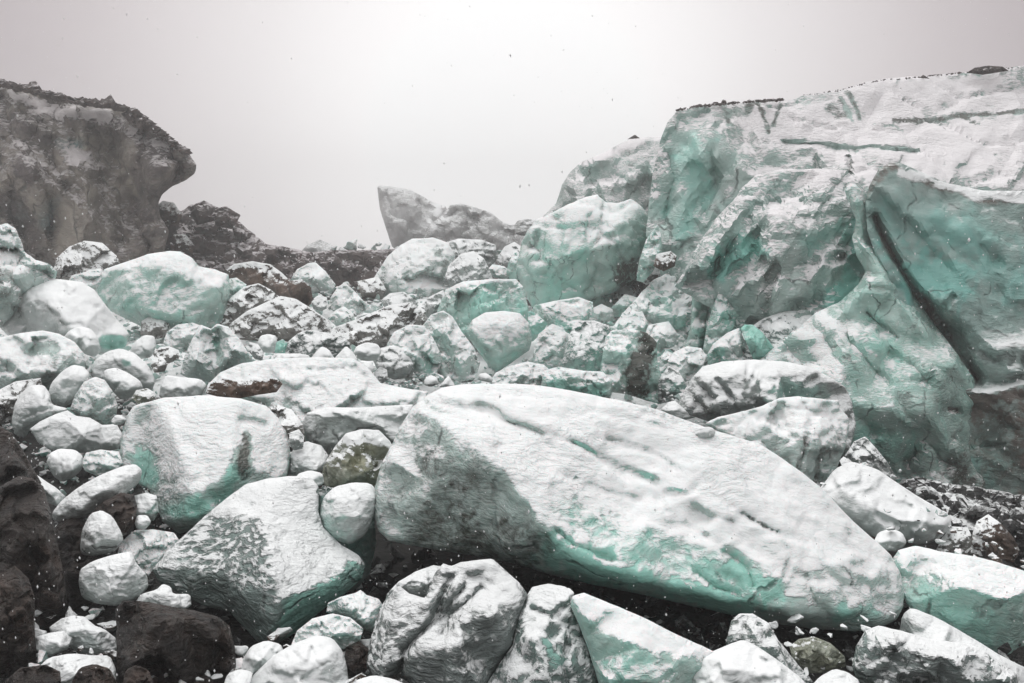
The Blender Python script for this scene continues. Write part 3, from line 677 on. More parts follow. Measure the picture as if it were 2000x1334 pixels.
G('dark grey end piece at the left of the long flat topped teal block', '822,600 838,580 866,566 872,590 868,625 842,632 825,622', 'grey', D=20, tilt=.3, rd=0, st=[('snowb', -.3, 30, '850,600')])
G('square rounded teal boulder with ripples, under the long flat topped teal block', '909,646 922,625 948,610 985,607 1016,612 1034,632 1040,662 1034,684 1008,702 970,728 952,712 926,676', 'teal', ridges=['925,640,-20 975,632,-36 1028,645,-20', '930,665,-24 975,690,-30 1025,670,-20'], D=16.5, tilt=.45, rnd=.2, facet=.2, crease=0, sd='square teal boulder', st=[('snowb', .55, 36, '960,640 1000,650'), ('teal', .7, 16, '940,685 965,712 1010,695'), ('snowb', -.6, 14, '935,690 965,716 1015,696 1032,680')])
G('tall leaning ice slab with a rust coloured spot left of the square teal boulder', '826,635 842,614 866,606 884,618 902,648 926,680 938,708 930,738 900,748 858,745 850,710 840,672', 'white', ridges=['850,630,-20 880,660,-34 900,710,-30'], D=15.6, tilt=.45, sd='rust spotted slab', st=[('dirt', .9, 7, '902,682 906,686'), ('snowb', -.35, 12, '835,640 850,670'), ('teal', .5, 20, '850,650 900,720')])
G('pale teal rounded block between the striped lump and the rust spotted slab', '755,672 770,648 800,634 828,636 846,660 860,688 862,712 846,740 818,740 795,712 768,700', 'white', D=15.2, tilt=.5, sd='pale teal rounded block', st=[('teal', .6, 22, '835,690 840,720'), ('snowb', -.3, 18, '840,690 845,725')])
G('striped grey dome of ice with snow lines in the middle of the field', '728,702 742,680 768,674 794,684 808,712 806,738 770,742 740,730', 'grey', D=14.6, tilt=.5, rnd=.3, name='ice_boulder', sd='striped grey dome')
G('small grit spotted lump tucked under the striped grey dome', '730,728 742,716 756,722 758,742 742,752 730,745', 'grey', D=14, name='ice_boulder')
G('tiny round snow ball at the top edge of the giant foreground slab', '828,742 840,732 852,736 858,750 842,756 828,752', 'smooth', D=12.6, name='ice_boulder')
G('tiny pyramid of ice at the top edge of the giant foreground slab', '858,756 868,742 876,733 886,748 890,756', 'smooth', D=12.4, name='ice_shard', rd=0)
G('small knobbly snow lump below the square teal boulder', '932,742 936,730 950,728 962,738 960,748', 'smooth', D=13, name='ice_boulder')
G('bright teal wedge with broad snowy top right of the long flat topped block', '1034,612 1044,596 1082,588 1130,580 1158,590 1160,612 1140,634 1118,655 1090,640 1060,632', 'teal', ridges=['1044,602,-10 1100,622,-22 1122,640,-20 1150,612,-8'], D=19, tilt=.7, rd=0, sd='bright teal wedge', st=[('snowb', .5, 18, '1080,600 1130,598'), ('teal', .6, 10, '1090,634 1120,648')])
G('small deep teal chip squeezed between the long flat block and the bright teal wedge', '1030,650 1032,606 1046,612 1070,632 1060,648 1040,668', 'teal', D=18.6, tilt=.1, rd=0, name='ice_shard', cat='ice shard', st=[('teal', .8, 30, '1045,640'), ('snowb', -.5, 12, '1048,650')])
G('snowy peaked block right of the square teal boulder', '1042,680 1052,652 1078,632 1100,640 1112,660 1108,720 1070,725 1042,712', 'white', D=16.4, tilt=.5, st=[('teal', .5, 20, '1070,700')])
G('rippled pale teal block with a square top beside the dark striped block', '1096,720 1104,680 1118,640 1132,626 1162,626 1190,636 1196,680 1188,730 1140,736', 'ripple', D=15.4, tilt=.45, sd='rippled pale teal block', st=[('teal', .8, 60, '1150,690'), ('snowb', .1, 60, '1150,680')])
G('tall teal block whose right side is a dark dirty stripe, behind the giant slab', '1170,745 1176,700 1182,660 1196,645 1232,642 1264,650 1283,668 1284,702 1294,742 1292,790 1262,782 1226,770 1180,764', 'teal', ridges=['1186,665,-12 1230,655,-22 1275,672,-10', '1225,700,-45 1228,755,-45'], D=13.6, tilt=.30, sd='dark striped teal block', rd=0,
  st=[('dirt', 2.2, 22, '1268,665 1255,700 1246,740 1240,775'), ('snowb', -1, 24, '1270,660 1256,700 1250,775'), ('teal', .9, 14, '1204,668 1225,680'), ('snowb', .4, 16, '1190,720 1200,750')])
G('long low pale block lying on the back edge of the giant slab', '955,748 968,728 998,714 1030,706 1062,712 1080,728 1076,762 1030,764 980,758', 'white', D=13.0, tilt=.6, sd='long low pale block')
G('turquoise faced low block lying behind the crest of the giant slab', '1056,768 1060,724 1090,716 1140,724 1178,726 1196,745 1192,780 1150,780 1110,772', 'teal', ridges=['1064,735,-14 1120,738,-20 1190,750,-14'], D=12.6, tilt=.25, rd=0, sd='turquoise faced low block', st=[('snowb', -.6, 18, '1070,755 1090,765'), ('teal', .9, 18, '1075,755 1160,768'), ('snowb', -.6, 14, '1145,768 1180,770'), ('snowb', .5, 8, '1070,722 1130,726 1180,732')])
# left of centre, far
G('dirty snow streaked mound at the foot of the dark overhanging cliff', '100,545 110,505 135,482 165,470 200,474 228,500 245,535 200,560 120,565', 'dirty', D=24, tilt=.5, name='rubble_mound', cat='rubble mound', st=[('snowb', .3, 30, '180,500 200,540')])
G('small dirty hummock between the streaked mound and the wide teal hump', '225,512 240,492 262,485 288,490 300,510 270,530 232,530', 'dirty', D=30, name='rubble_mound', cat='rubble mound')
G('wide teal hump of ice with a peaked crest on the left below the debris slope', '180,585 190,545 205,525 250,510 288,496 330,490 352,491 376,504 388,520 420,526 446,536 450,566 442,610 440,645 400,655 300,650 220,610', 'teal', ridges=['196,550,-14 240,530,-40 300,520,-45 345,500,-14', '345,500,-14 380,540,-60 430,560,-40', '210,590,-45 300,610,-70 400,630,-60'], D=20, tilt=.35, chip=.5, smooth=3, rnd=.08, facet=.3, fdir=(-25, 1.8), sd='wide teal hump',
  st=[('snowb', .3, 12, '200,530 250,514 300,500 350,494'), ('snowb', .25, 25, '390,540 430,550'), ('teal', .5, 30, '330,570 260,590 330,620'), ('g', 10, 8, '190,575 230,540 270,525'), ('g', 12, 6, '380,500 388,525 400,540')])
G('small triangular teal chip at the right end of the wide teal hump', '444,585 446,545 462,542 482,556 470,572', 'teal', name='ice_shard', D=21, rd=0, cat='ice shard')
G('brown overhanging rock with a snow cap right of the wide teal hump', '440,528 456,516 492,510 528,516 552,534 566,548 590,545 608,562 610,590 596,606 570,596 520,580 480,560 452,545', 'rocksnow', name='boulder', cat='boulder', D=24, tilt=.2, bulge=.35, sd='brown overhanging rock', st=[('snowb', .7, 9, '450,520 490,514 530,520 555,536'), ('snowb', -.5, 22, '480,545 560,575 600,580'), ('dirt', .6, 30, '500,550 590,575')])
G('brownish snow combed block leaning on the right of the wide teal hump', '425,640 432,600 452,580 476,560 505,553 530,566 552,585 500,596 460,625 440,655', 'dirty', D=20, tilt=.5, sd='snow combed brown block', st=[('snowb', .2, 30, '480,590')])
G('broad grit speckled slab with a pointed top left of centre', '440,660 450,632 482,608 520,590 548,578 578,584 608,602 640,625 652,650 610,668 540,670', 'dirty', ridges=['460,632,-10 520,600,-20 560,592,-16', '500,645,-26 580,640,-30'], D=18.6, tilt=.6, sd='grit speckled slab', st=[('snowb', .3, 12, '460,620 520,594')])
G('coarse black speckled snow bank right of the grit speckled slab', '640,662 650,640 700,622 760,596 800,590 830,605 836,640 800,662 740,680 680,675', 'dirty', D=18, tilt=.7, name='snow_bank', cat='snow bank', sd='black speckled bank')
G('pale pyramid of snowy ice on the dark debris behind the brown rock', '566,548 580,526 602,514 616,512 636,530 656,556 648,574 615,576 590,566', 'white', D=30, tilt=.5, rd=0, sd='pale pyramid')
G('second snowy pyramid, pitted, in front and right of the pale pyramid', '636,612 646,580 660,560 674,551 692,568 716,594 728,608 700,620 660,622', 'white', D=24, tilt=.5, rd=0, st=[('snowb', -.2, 40, '680,590')], sd='pitted pyramid')
G('little dark grey cube under the brown overhanging rock', '608,590 620,578 638,580 642,600 628,608 612,604', 'grey', D=23, rd=0)
G('small white tilted block at the left foot of the pitted pyramid', '640,622 655,606 672,598 690,612 694,628 660,640', 'white', D=21.5, rd=0)
G('broad white snow mound below the far pinnacle', '690,600 715,565 738,530 758,500 780,480 805,466 846,464 876,474 888,500 894,545 900,590 860,606 780,612', 'white', ridges=['760,520,-20 800,500,-35 850,495,-25', '740,580,-40 820,560,-55 880,565,-40'], D=29, tilt=.6, name='snow_mound', cat='snow mound', sd='broad snow mound', st=[('dirt', .8, 14, '855,490 868,505 870,530'), ('snowb', -.6, 12, '852,488 868,505 870,528')])
G('grey box of ice standing below the far ice hump', '866,505 868,474 895,466 940,468 968,478 972,505 950,530 880,530', 'grey', D=32, tilt=.15, rd=0, sd='grey box', st=[('snowb', .6, 6, '870,470 910,468 965,474'), ('snowb', -.3, 20, '910,500')])
G('peaked grey stone like ice lump in front of the grey box', '862,560 876,520 900,496 925,490 946,505 958,530 966,556 920,566', 'grey', D=28, tilt=.4)
G('round grey lump left of the peaked grey ice', '850,530 856,512 872,508 882,520 878,540 860,542', 'grey', D=30, name='ice_boulder')
G('upright oval teal stone left of the two peaked block', '988,535 994,510 1006,492 1018,498 1022,525 1014,548 998,548', 'teal', D=28, rd=1, tilt=.1, name='ice_boulder')
G('long oval snow lump among the rubble right of the peaked grey ice', '950,528 962,516 985,520 1000,532 990,545 965,542', 'white', D=29, name='ice_boulder')
G('domed ice lump with a groove round it below the far ice hump', '968,508 985,482 1005,472 1022,484 1030,510 1010,530 985,525', 'grey', D=34, name='ice_boulder')
G('grey outcrop of stones on the left shoulder of the two peaked block', '1004,440 1012,430 1034,428 1050,432 1046,446 1030,462 1008,458', 'greyfar', D=38, tilt=.4, name='boulder', cat='boulder')
# right slope
G('snow slope of broken teal ice below the cliff pocket', '1190,650 1215,612 1245,580 1275,548 1310,530 1348,518 1366,545 1360,600 1348,650 1320,700 1260,690', 'white', ridges=['1230,630,-30 1290,570,-50 1340,540,-30'], D=20, tilt=.8, name='snow_slope', cat='snow slope', chip=1.6, st=[('teal', .6, 30, '1280,590 1320,620'), ('snowb', -.25, 30, '1300,570 1260,620')], sd='broken snow slope')
G('jagged teal ice wall with a scalloped snow crest below the turquoise hollow', '1335,690 1348,640 1352,590 1350,550 1372,540 1400,524 1432,530 1450,552 1480,565 1520,585 1540,620 1500,650 1440,680 1400,700', 'teal', ridges=['1360,560,-10 1405,545,-24 1440,565,-14', '1372,640,-40 1420,620,-44 1470,600,-20'], D=18.4, tilt=.35, rd=0, chip=1.3, sd='jagged teal wall', st=[('snowb', .4, 12, '1355,556 1400,534 1440,545'), ('teal', .6, 26, '1400,600 1380,650'), ('g', 16, 6, '1395,560 1380,620 1372,680'), ('dirt', .4, 14, '1470,620 1490,600')])
G('triangular ice spire standing in front of the jagged teal wall', '1372,690 1380,640 1392,600 1402,575 1410,564 1424,582 1442,606 1452,624 1438,650 1428,690 1400,705', 'teal', ridges=['1408,580,-12 1400,640,-36 1396,690,-30'], D=17.2, tilt=.15, rd=0, name='ice_spire', cat='ice spire', chip=.6, sd='triangular spire', st=[('teal', .6, 20, '1425,620 1432,650'), ('snowb', .3, 16, '1388,640 1384,680')])
G('snowy shelf rising to the leaning slab behind the vivid turquoise chip', '1390,720 1420,680 1450,650 1490,622 1530,608 1580,606 1620,625 1640,660 1600,700 1560,730 1480,735', 'ripple', ridges=['1450,670,-20 1520,640,-40 1590,650,-30'], D=15.6, tilt=.7, name='snow_shelf', cat='snow shelf', sd='snowy shelf', st=[('snowb', .45, 26, '1470,640 1560,618'), ('dirt', 1, 20, '1580,640 1560,680'), ('snowb', -.2, 26, '1590,640 1570,690')])
G('vivid turquoise chip of clear ice set in the snowy shelf', '1446,642 1454,634 1470,634 1490,650 1508,674 1522,698 1510,705 1488,702 1478,716 1462,680', 'teal', ridges=['1460,645,-6 1485,680,-14'], D=15.4, tilt=.1, rd=0, name='ice_shard', cat='ice shard', chip=.3, st=[('teal', 1.6, 60, '1480,670'), ('snowb', -.8, 60, '1480,670')], sd='vivid turquoise chip')
G('pale teal fan shaped block left of the vivid turquoise chip', '1378,700 1392,672 1420,650 1444,640 1456,670 1468,700 1462,722 1420,722 1388,722', 'white', D=15.6, tilt=.4, rd=0, st=[('teal', .7, 26, '1400,690 1410,715')])
G('angular pale block wedged between the dark striped block and the broad veined boulder', '1304,705 1318,686 1342,676 1370,680 1380,695 1374,712 1352,742 1330,748 1312,736', 'white', D=14.6, tilt=.5, rd=0, st=[('snowb', -.25, 18, '1350,725')])
G('kite shaped teal grey block just right of the dark striped block', '1284,790 1286,742 1306,714 1326,726 1342,752 1330,774 1310,784', 'grey', D=13.6, tilt=.3, rd=0, st=[('teal', .8, 30, '1315,755'), ('snowb', -.3, 20, '1315,765')])
G('small oval ice lump above the kite shaped block', '1288,700 1300,684 1314,690 1312,706 1298,712', 'white', D=15.4, name='ice_boulder')
G('small pointed white lump in the snow beside the kite shaped block', '1290,800 1305,786 1318,782 1336,798 1360,815 1330,822', 'smooth', D=12.2, tilt=.8, rd=0)
G('broad snow veined ice boulder under the leaning slab', '1318,800 1332,772 1350,740 1372,716 1410,706 1470,702 1530,706 1580,716 1624,738 1652,756 1664,785 1672,830 1660,880 1600,870 1500,850 1420,840 1380,822', 'grey', ridges=['1360,750,-30 1440,725,-50 1540,735,-55 1620,760,-35', '1390,790,-40 1500,790,-60 1620,810,-45'], D=12.0, tilt=.45, sd='broad veined boulder', name='ice_boulder',
  st=[('snowb', .35, 14, '1380,715 1480,706 1580,722 1640,752'), ('teal', .5, 30, '1520,760 1600,770'), ('snowb', -.3, 30, '1540,770 1620,790'), ('dirt', .8, 14, '1345,770 1370,800 1395,815'), ('g', 14, 5, '1400,740 1430,780 1440,810'), ('g', 12, 5, '1480,720 1460,760'), ('snowb', .3, 18, '1410,800 1460,790')])
G('flat topped block with olive vertical stripes under the broad veined boulder', '1375,828 1400,815 1440,806 1490,792 1520,778 1560,774 1610,780 1638,782 1640,800 1655,812 1660,826 1652,870 1636,915 1614,952 1585,968 1545,950 1520,925 1490,895 1440,860', 'white', ridges=['1480,862,-10 1520,850,-35 1570,842,-60 1610,838,-60 1645,820,-20', '1540,880,-60 1600,900,-60 1625,890,-45'], D=9.9, tilt=.5, rd=0, chip=1.0, sd='olive striped block',
  st=[('snowb', .4, 22, '1450,830 1520,810 1600,800'), ('dirt', 1.2, 6, '1578,852 1566,890 1556,925'), ('g', 14, 5, '1578,850 1556,930'), ('dirt', .9, 8, '1622,850 1600,900 1590,955'), ('dirt', .5, 10, '1640,850 1625,900'), ('g', 14, 6, '1608,850 1590,950'), ('snowb', -.55, 34, '1560,890 1600,900'), ('g', 10, 5, '1560,800 1620,810 1650,806')])
G('smooth white rounded block lying right of the giant slab', '1590,965 1612,940 1628,918 1660,900 1712,915 1748,940 1790,968 1830,990 1858,1010 1858,1030 1836,1052 1800,1066 1760,1055 1735,1062 1700,1045 1650,1015', 'smooth', ridges=['1630,945,-25 1700,990,-50 1790,1030,-45 1840,1030,-14'], D=8.6, tilt=.7, sd='smooth white block', st=[('snowb', -.55, 12, '1800,1058 1850,1040'), ('dirt', .4, 16, '1640,930 1670,920'), ('snowb', -.2, 24, '1640,935 1700,940')])
G('snow capped pebble resting in the notch beside the right end of the giant slab', '1705,1060 1715,1040 1740,1032 1762,1040 1772,1060 1755,1078 1725,1075', 'smooth', D=7.9, name='ice_boulder', tilt=.6, st=[('dirt', .6, 10, '1755,1072')])
G('half brown half snowy wedge standing at the right edge of the field', '1896,1082 1900,1040 1908,1018 1930,1004 1955,1022 1980,1050 1992,1075 1980,1098 1950,1092 1920,1088', 'rocksnow', ridges=['1928,1012,-10 1926,1050,-26 1935,1085,-20'], D=8.6, tilt=.2, rd=0, name='boulder', cat='boulder', sd='half brown wedge', st=[('snowb', .9, 16, '1908,1035 1910,1080'), ('snowb', -.4, 24, '1955,1055')])
G('rubbly snow patch with black stones left of the half brown wedge', '1825,1080 1840,1050 1858,1028 1890,1030 1905,1060 1900,1090 1860,1096', 'dirty', D=8.8, name='rubble_mound', cat='rubble mound', rd=0)
G('long dark green ice block under a pinkish snow sheet at the right edge', '1742,1095 1755,1075 1790,1066 1840,1078 1900,1086 1950,1098 2010,1118 2100,1140 2100,1330 2000,1318 1930,1278 1850,1236 1780,1195 1756,1150', 'teal', ridges=['1758,1112,-30 1830,1132,-70 1900,1150,-90 1950,1166,-95 2010,1172,-100 2080,1176,-100'], D=6.5, tilt=.35, rd=0, chip=.4, facet=.2, sd='dark green block', smooth=2,
  st=[('snowb', .7, 26, '1790,1090 1880,1110 1980,1135 2080,1150'), ('snowb', -.7, 50, '1800,1170 1900,1220 2000,1260'), ('teal', .3, 50, '1830,1180 1900,1220'), ('dirt', .35, 60, '1950,1220 2050,1280')])
G('long snow covered ledge squeezed under the dark green block', '1755,1240 1762,1200 1780,1186 1830,1206 1900,1246 1960,1284 2060,1330 2060,1390 1900,1380 1800,1320', 'smooth', D=5.75, tilt=.55, sd='long snow ledge', st=[('snowb', -.3, 16, '1800,1230 1860,1250')])
G('grey snow edged boulder at the bottom right corner', '1664,1300 1672,1262 1690,1232 1715,1222 1760,1232 1815,1248 1880,1256 1935,1280 1985,1315 2000,1400 1720,1400 1680,1350', 'ripple', ridges=['1690,1255,-24 1780,1272,-55 1880,1290,-60 1960,1330,-40'], D=4.9, tilt=.45, name='ice_boulder', rnd=.16, sd='bottom right boulder', st=[('snowb', .5, 14, '1715,1235 1800,1252 1900,1272'), ('snowb', -.35, 50, '1820,1310 1750,1320'), ('dirt', .9, 8, '1900,1290 1896,1334'), ('dirt', .8, 7, '1812,1270 1818,1282'), ('teal', -.5, 100, '1800,1300')])
G('dull olive boulder in the dark hollow beneath the giant slab', '1542,1262 1560,1248 1590,1243 1622,1256 1650,1282 1652,1302 1620,1316 1576,1314 1548,1290', 'olive', name='boulder', cat='ice boulder', D=5.4, tilt=.1, st=[('snowb', -.6, 80, '1600,1280')])
G('snowy dome peeking in at the bottom edge right of centre', '1580,1345 1600,1322 1630,1306 1655,1312 1680,1330 1690,1400 1580,1400', 'smooth', D=4.7, name='ice_boulder')
G('pointed snow block at the bottom edge with a grazed right shoulder', '1310,1340 1340,1305 1385,1275 1425,1258 1452,1249 1478,1262 1520,1290 1560,1320 1600,1360 1600,1400 1310,1400', 'smooth', D=4.7, tilt=.8, sd='pointed snow block', st=[('snowb', -.5, 10, '1500,1290 1530,1310')])
G('narrow ridged slab running behind the pointed snow block under the giant slab', '1418,1255 1428,1212 1444,1198 1470,1198 1500,1216 1520,1250 1560,1300 1600,1345 1590,1380 1500,1380 1440,1300', 'ripple', D=5.2, tilt=.35, sd='narrow ridged slab', st=[('dirt', .5, 18, '1440,1220 1450,1250'), ('snowb', -.2, 30, '1445,1230')])

# ================================================================== FOREGROUND
G('giant tilted ice slab with snowy top and teal lower lip filling the foreground', '862,757 900,750 960,749 1050,752 1120,764 1195,777 1290,800 1340,820 1400,842 1480,866 1520,890 1560,918 1600,950 1625,975 1665,1018 1715,1060 1740,1085 1758,1118 1766,1150 1764,1185 1750,1212 1715,1228 1670,1234 1600,1230 1510,1218 1430,1200 1340,1180 1240,1158 1150,1138 1080,1122 1000,1098 900,1080 820,1068 758,1056 738,1035 730,990 733,950 745,905 765,870 780,835 806,795 835,772',
  'white', ridges=['815,800,-55 870,835,-135 930,870,-180 985,920,-210 1035,990,-215 1060,1030,-205 1110,1072,-185 1190,1110,-160 1300,1142,-115 1420,1170,-95 1560,1195,-80 1700,1196,-50', '760,900,-50 850,950,-100 950,1010,-120 1010,1060,-100', '1400,900,-60 1500,1010,-85 1600,1090,-90 1700,1130,-60'],
  D=6.3, tilt=.62, rnd=.055, thick=.9, smooth=2, chip=.32, amp=.8, name='ice_slab', cat='ice slab', sd='giant foreground slab', cuts=0, facet=.24, fcell=90, fdir=(32, 2.6),
  st=[('snowb', .35, 130, '1000,800 1150,860 1350,920 1500,980'), ('snowb', -.55, 70, '850,880 950,960 980,1040'), ('snowb', -.5, 60, '780,960 860,1030 1000,1070'), ('dirt', .9, 66, '850,1030 950,1060 1030,1070'), ('dirt', .5, 40, '830,900 930,930'), ('dirt', .35, 60, '800,930 950,970'), ('snowb', .35, 20, '790,880 860,880'), ('snowb', .45, 14, '860,1000 900,1010'), ('snowb', .35, 14, '980,960 1010,990'),
      ('snowb', -.8, 34, '1040,1090 1150,1130 1300,1165 1450,1190 1560,1210'), ('teal', .8, 40, '1080,1080 1250,1140 1450,1180'), ('teal', .5, 40, '1140,1000 1250,1050'), ('snowb', -.40, 70, '1130,1000 1220,1060 1350,1110 1450,1140'), ('teal', .7, 75, '1140,1010 1230,1060 1350,1110 1450,1150'), ('teal', .9, 10, '1085,1040 1120,1070 1190,1095'), ('g', 18, 8, '1085,1038 1120,1068 1195,1094'), ('snowb', -.6, 9, '1085,1038 1120,1068 1195,1094'),
      ('g', 18, 9, '1120,868 1160,888 1215,915 1275,938'), ('snowb', -.55, 10, '1125,872 1165,895 1215,920 1270,935'), ('teal', 1, 12, '1125,872 1165,895 1215,920 1270,935'), ('g', 11, 6, '1185,858 1240,872 1290,890 1330,920'), ('snowb', -.5, 6, '1190,860 1240,874 1290,892 1325,915'), ('teal', .8, 8, '1240,872 1300,900 1325,920'),
      ('g', 8, 6, '960,760 1050,775 1130,790 1250,820 1300,835'), ('g', 7, 6, '960,820 1040,840 1120,868'), ('g', 7, 6, '830,800 900,815 950,850'), ('snowb', -.4, 8, '835,790 890,810 945,848'), ('snowb', -.3, 8, '960,765 1050,778 1120,790'), ('g', 6, 4, '1255,800 1300,812 1310,840'), ('snowb', -.4, 10, '1270,825 1300,830'),
      ('g', 14, 8, '1420,1080 1460,1110 1470,1145'), ('g', 14, 7, '1360,1120 1400,1150 1440,1160'), ('teal', 1, 24, '1410,1090 1450,1130 1500,1150'), ('snowb', -.4, 24, '1430,1100 1480,1140'), ('g', 11, 6, '1280,940 1290,975 1300,1000'), ('g', 8, 5, '1300,960 1350,965 1362,940'), ('teal', .8, 14, '1300,940 1330,960'), ('snowb', -.35, 12, '1300,945 1345,960'),
      ('g', 8, 4, '1450,1005 1480,1022 1518,1042'), ('snowb', -.7, 4, '1455,1008 1480,1022 1515,1040'), ('dirt', 1, 3.5, '1455,1008 1480,1022 1515,1040'), ('g', 9, 5, '1530,1060 1545,1090 1530,1130'), ('teal', .9, 26, '1650,1200 1700,1190'), ('snowb', -.6, 20, '1640,1212 1700,1200'), ('snowb', -.13, 60, '1600,1130 1700,1150'), ('g', 9, 7, '1720,1140 1735,1150'), ('g', 7, 5, '1450,900 1480,940 1540,960'), ('g', 7, 6, '1100,930 1180,960 1250,975')])
G('flat chip of snow covered ice lying on the back of the giant slab', '1256,822 1280,818 1308,822 1312,838 1310,856 1288,842', 'smooth', D=7.5, rd=0, tilt=.2, name='ice_shard', cat='ice shard', st=[('snowb', -.5, 12, '1296,838')])
G('short snow capped cylinder of ice on the upper right of the giant slab', '1350,842 1356,834 1390,834 1398,842 1394,854 1358,856', 'smooth', D=7.35, tilt=.3, name='ice_shard', cat='ice shard')
G('large white block with a drooping snow face and teal flanks on the left', '232,905 236,860 248,812 262,792 320,776 400,772 470,778 520,792 545,818 562,848 568,890 560,932 520,955 480,975 440,1005 400,1034 350,1042 318,1020 304,985 290,955 240,932',
  'white', ridges=['260,850,-14 298,868,-50 312,930,-85 330,962,-100 400,958,-95 440,930,-85 470,880,-70 490,838,-40 500,815,-25', '540,850,-10 535,920,-14', '420,1000,-70 360,1010,-80'], D=8.1, tilt=.62, rd=0, rnd=.05, chip=.3, smooth=2, facet=.15, sd='drooping white block',
  st=[('snowb', .35, 80, '360,850 400,880 380,930'), ('snowb', -.9, 24, '270,890 285,930 270,960'), ('teal', 1.1, 24, '275,890 290,940'), ('snowb', -.9, 24, '330,990 400,985 450,940 475,890'), ('teal', .8, 24, '340,1000 420,985 460,930'), ('dirt', 1.8, 11, '480,850 478,890 474,925'), ('snowb', -.9, 14, '482,850 478,925'), ('teal', .4, 25, '545,900'), ('g', 14, 6, '470,820 500,822 520,830')])
G('low pale block in the cleft right of the drooping white block', '562,935 566,890 578,868 600,862 628,870 642,890 632,915 612,935', 'smooth', D=8.9, rd=0, tilt=.5, st=[('snowb', -.4, 14, '600,910')])
G('olive stained boulder with a rounded snowy shoulder left of the giant slab', '626,935 634,905 656,870 676,846 706,838 740,840 762,862 774,886 760,900 748,930 742,962 712,976 672,972 642,958', 'olive', ridges=['650,900,-16 690,870,-34 745,875,-18', '660,940,-30 720,935,-34'], D=8.2, tilt=.35, sd='olive stained boulder', name='ice_boulder', st=[('snowb', .6, 18, '680,850 730,848 760,872'), ('dirt', .4, 30, '700,900'), ('snowb', .3, 18, '720,945 680,965'), ('snowb', -.5, 20, '700,900 660,930')])
G('thick snow cap lump on the crest of the wedge block', '575,948 580,926 604,918 630,924 634,945 606,955', 'smooth', D=7.7, name='ice_boulder', tilt=.7)
G('deep teal ice mass filling the slot between the wedge block and the olive stained boulder', '612,960 640,950 700,965 730,985 735,1060 722,1120 690,1160 650,1120 620,1030', 'wall', name='ice_block', D=7.6, tilt=.1, st=[('teal', .6, 80, '680,1050'), ('snowb', -.6, 80, '680,1060')], chip=.3, sd='deep teal mass')
G('wedge shaped block split into a rippled dark face and a smooth white face', '298,1112 330,1072 366,1040 400,1008 440,975 480,946 520,935 565,930 605,930 622,950 622,1000 632,1030 664,1062 700,1084 714,1104 706,1130 676,1158 640,1184 606,1210 570,1240 530,1264 500,1250 474,1222 448,1196 400,1184 350,1160 310,1136',
  'ripple', ridges=['488,978,-24 512,1010,-80 528,1080,-130 536,1150,-140 532,1210,-110 530,1240,-80', '690,1108,-44 640,1142,-84 580,1162,-120 545,1180,-135', '320,1105,-14 420,1120,-60 470,1160,-90'], D=6.25, tilt=.62, rd=0, rnd=.04, chip=.2, amp=.8, facet=.10, cuts=0, smooth=2, sd='split wedge block',
  st=[('snowb', .75, 64, '560,960 580,1040 600,1100'), ('snowb', .5, 30, '480,960 440,985'), ('snowb', -.34, 80, '420,1080 460,1150 500,1070'), ('dirt', .3, 60, '440,1110'), ('snowb', -1.1, 34, '560,1215 620,1180 690,1128'), ('teal', 1.1, 34, '570,1210 620,1180 690,1130'), ('snowb', .2, 12, '420,1150 480,1140 530,1120'), ('dirt', .5, 30, '330,1130 380,1140'), ('snowb', -.6, 26, '460,1200 520,1230')])
G('rounded teal grey boulder pinched between the wedge block and the giant slab', '624,1000 632,970 654,950 690,942 724,944 738,960 737,985 726,1020 712,1048 684,1064 650,1058 630,1030', 'smooth', ridges=['650,965,-14 690,962,-30 725,970,-14', '655,1010,-34 700,1010,-34'], D=6.9, tilt=.35, rnd=.2, name='ice_boulder', sd='pinched round boulder', st=[('teal', .7, 60, '650,1000'), ('snowb', -.12, 40, '650,1010'), ('snowb', .3, 12, '670,950 715,950')])
G('long smooth sausage shaped ice boulder resting on a brown rock at the left', '101,1002 120,978 155,950 200,926 240,910 264,906 278,918 274,940 250,962 210,988 172,1008 130,1022 104,1018', 'smooth', D=7.4, tilt=.15, rnd=.35, bulge=.2, rd=2, name='ice_boulder', sd='sausage shaped boulder', st=[('teal', -.3, 200, '190,960')])
G('upright blunt ice boulder below the sausage shaped boulder', '156,1070 160,1035 176,1003 198,996 220,1008 238,1040 242,1058 220,1080 185,1086 160,1084', 'smooth', D=6.7, tilt=.2, rnd=.25, name='ice_boulder', sd='upright blunt boulder')
G('faceted white ice boulder with a scratched left face at the lower left', '153,1140 156,1112 180,1096 220,1084 256,1076 266,1100 288,1124 290,1148 270,1168 232,1184 190,1180 160,1168', 'smooth', ridges=['170,1115,-10 200,1110,-28 225,1150,-34', '200,1110,-28 260,1095,-12'], D=6.1, tilt=.3, rnd=.2, name='ice_boulder', sd='scratched faceted boulder', st=[('snowb', -.35, 22, '185,1140')])
G('snow sheet over low ice left of the wedge block', '225,1100 235,1060 262,1036 300,1034 340,1040 350,1055 320,1085 300,1110 290,1125 262,1105', 'white', D=6.9, tilt=.9, name='snow_patch', cat='snow patch')
G('pinkish snow lump heaped on top of the black faced rock', '262,1180 275,1160 305,1152 318,1140 334,1146 338,1160 372,1160 374,1186 330,1196 290,1190', 'smooth', D=6.0, tilt=.7, name='snow_patch', cat='snow lump')
G('small ice cube under the flank of the drooping white block', '256,1000 262,968 285,962 306,968 310,1000 300,1018 270,1018', 'smooth', D=7.7, tilt=.2, rd=0, st=[('teal', .7, 20, '290,990')])
G('little round ice pebble beside the brown rock under the drooping white block', '262,1022 268,1006 288,1006 296,1020 284,1034 268,1034', 'smooth', D=7.2, name='ice_boulder')
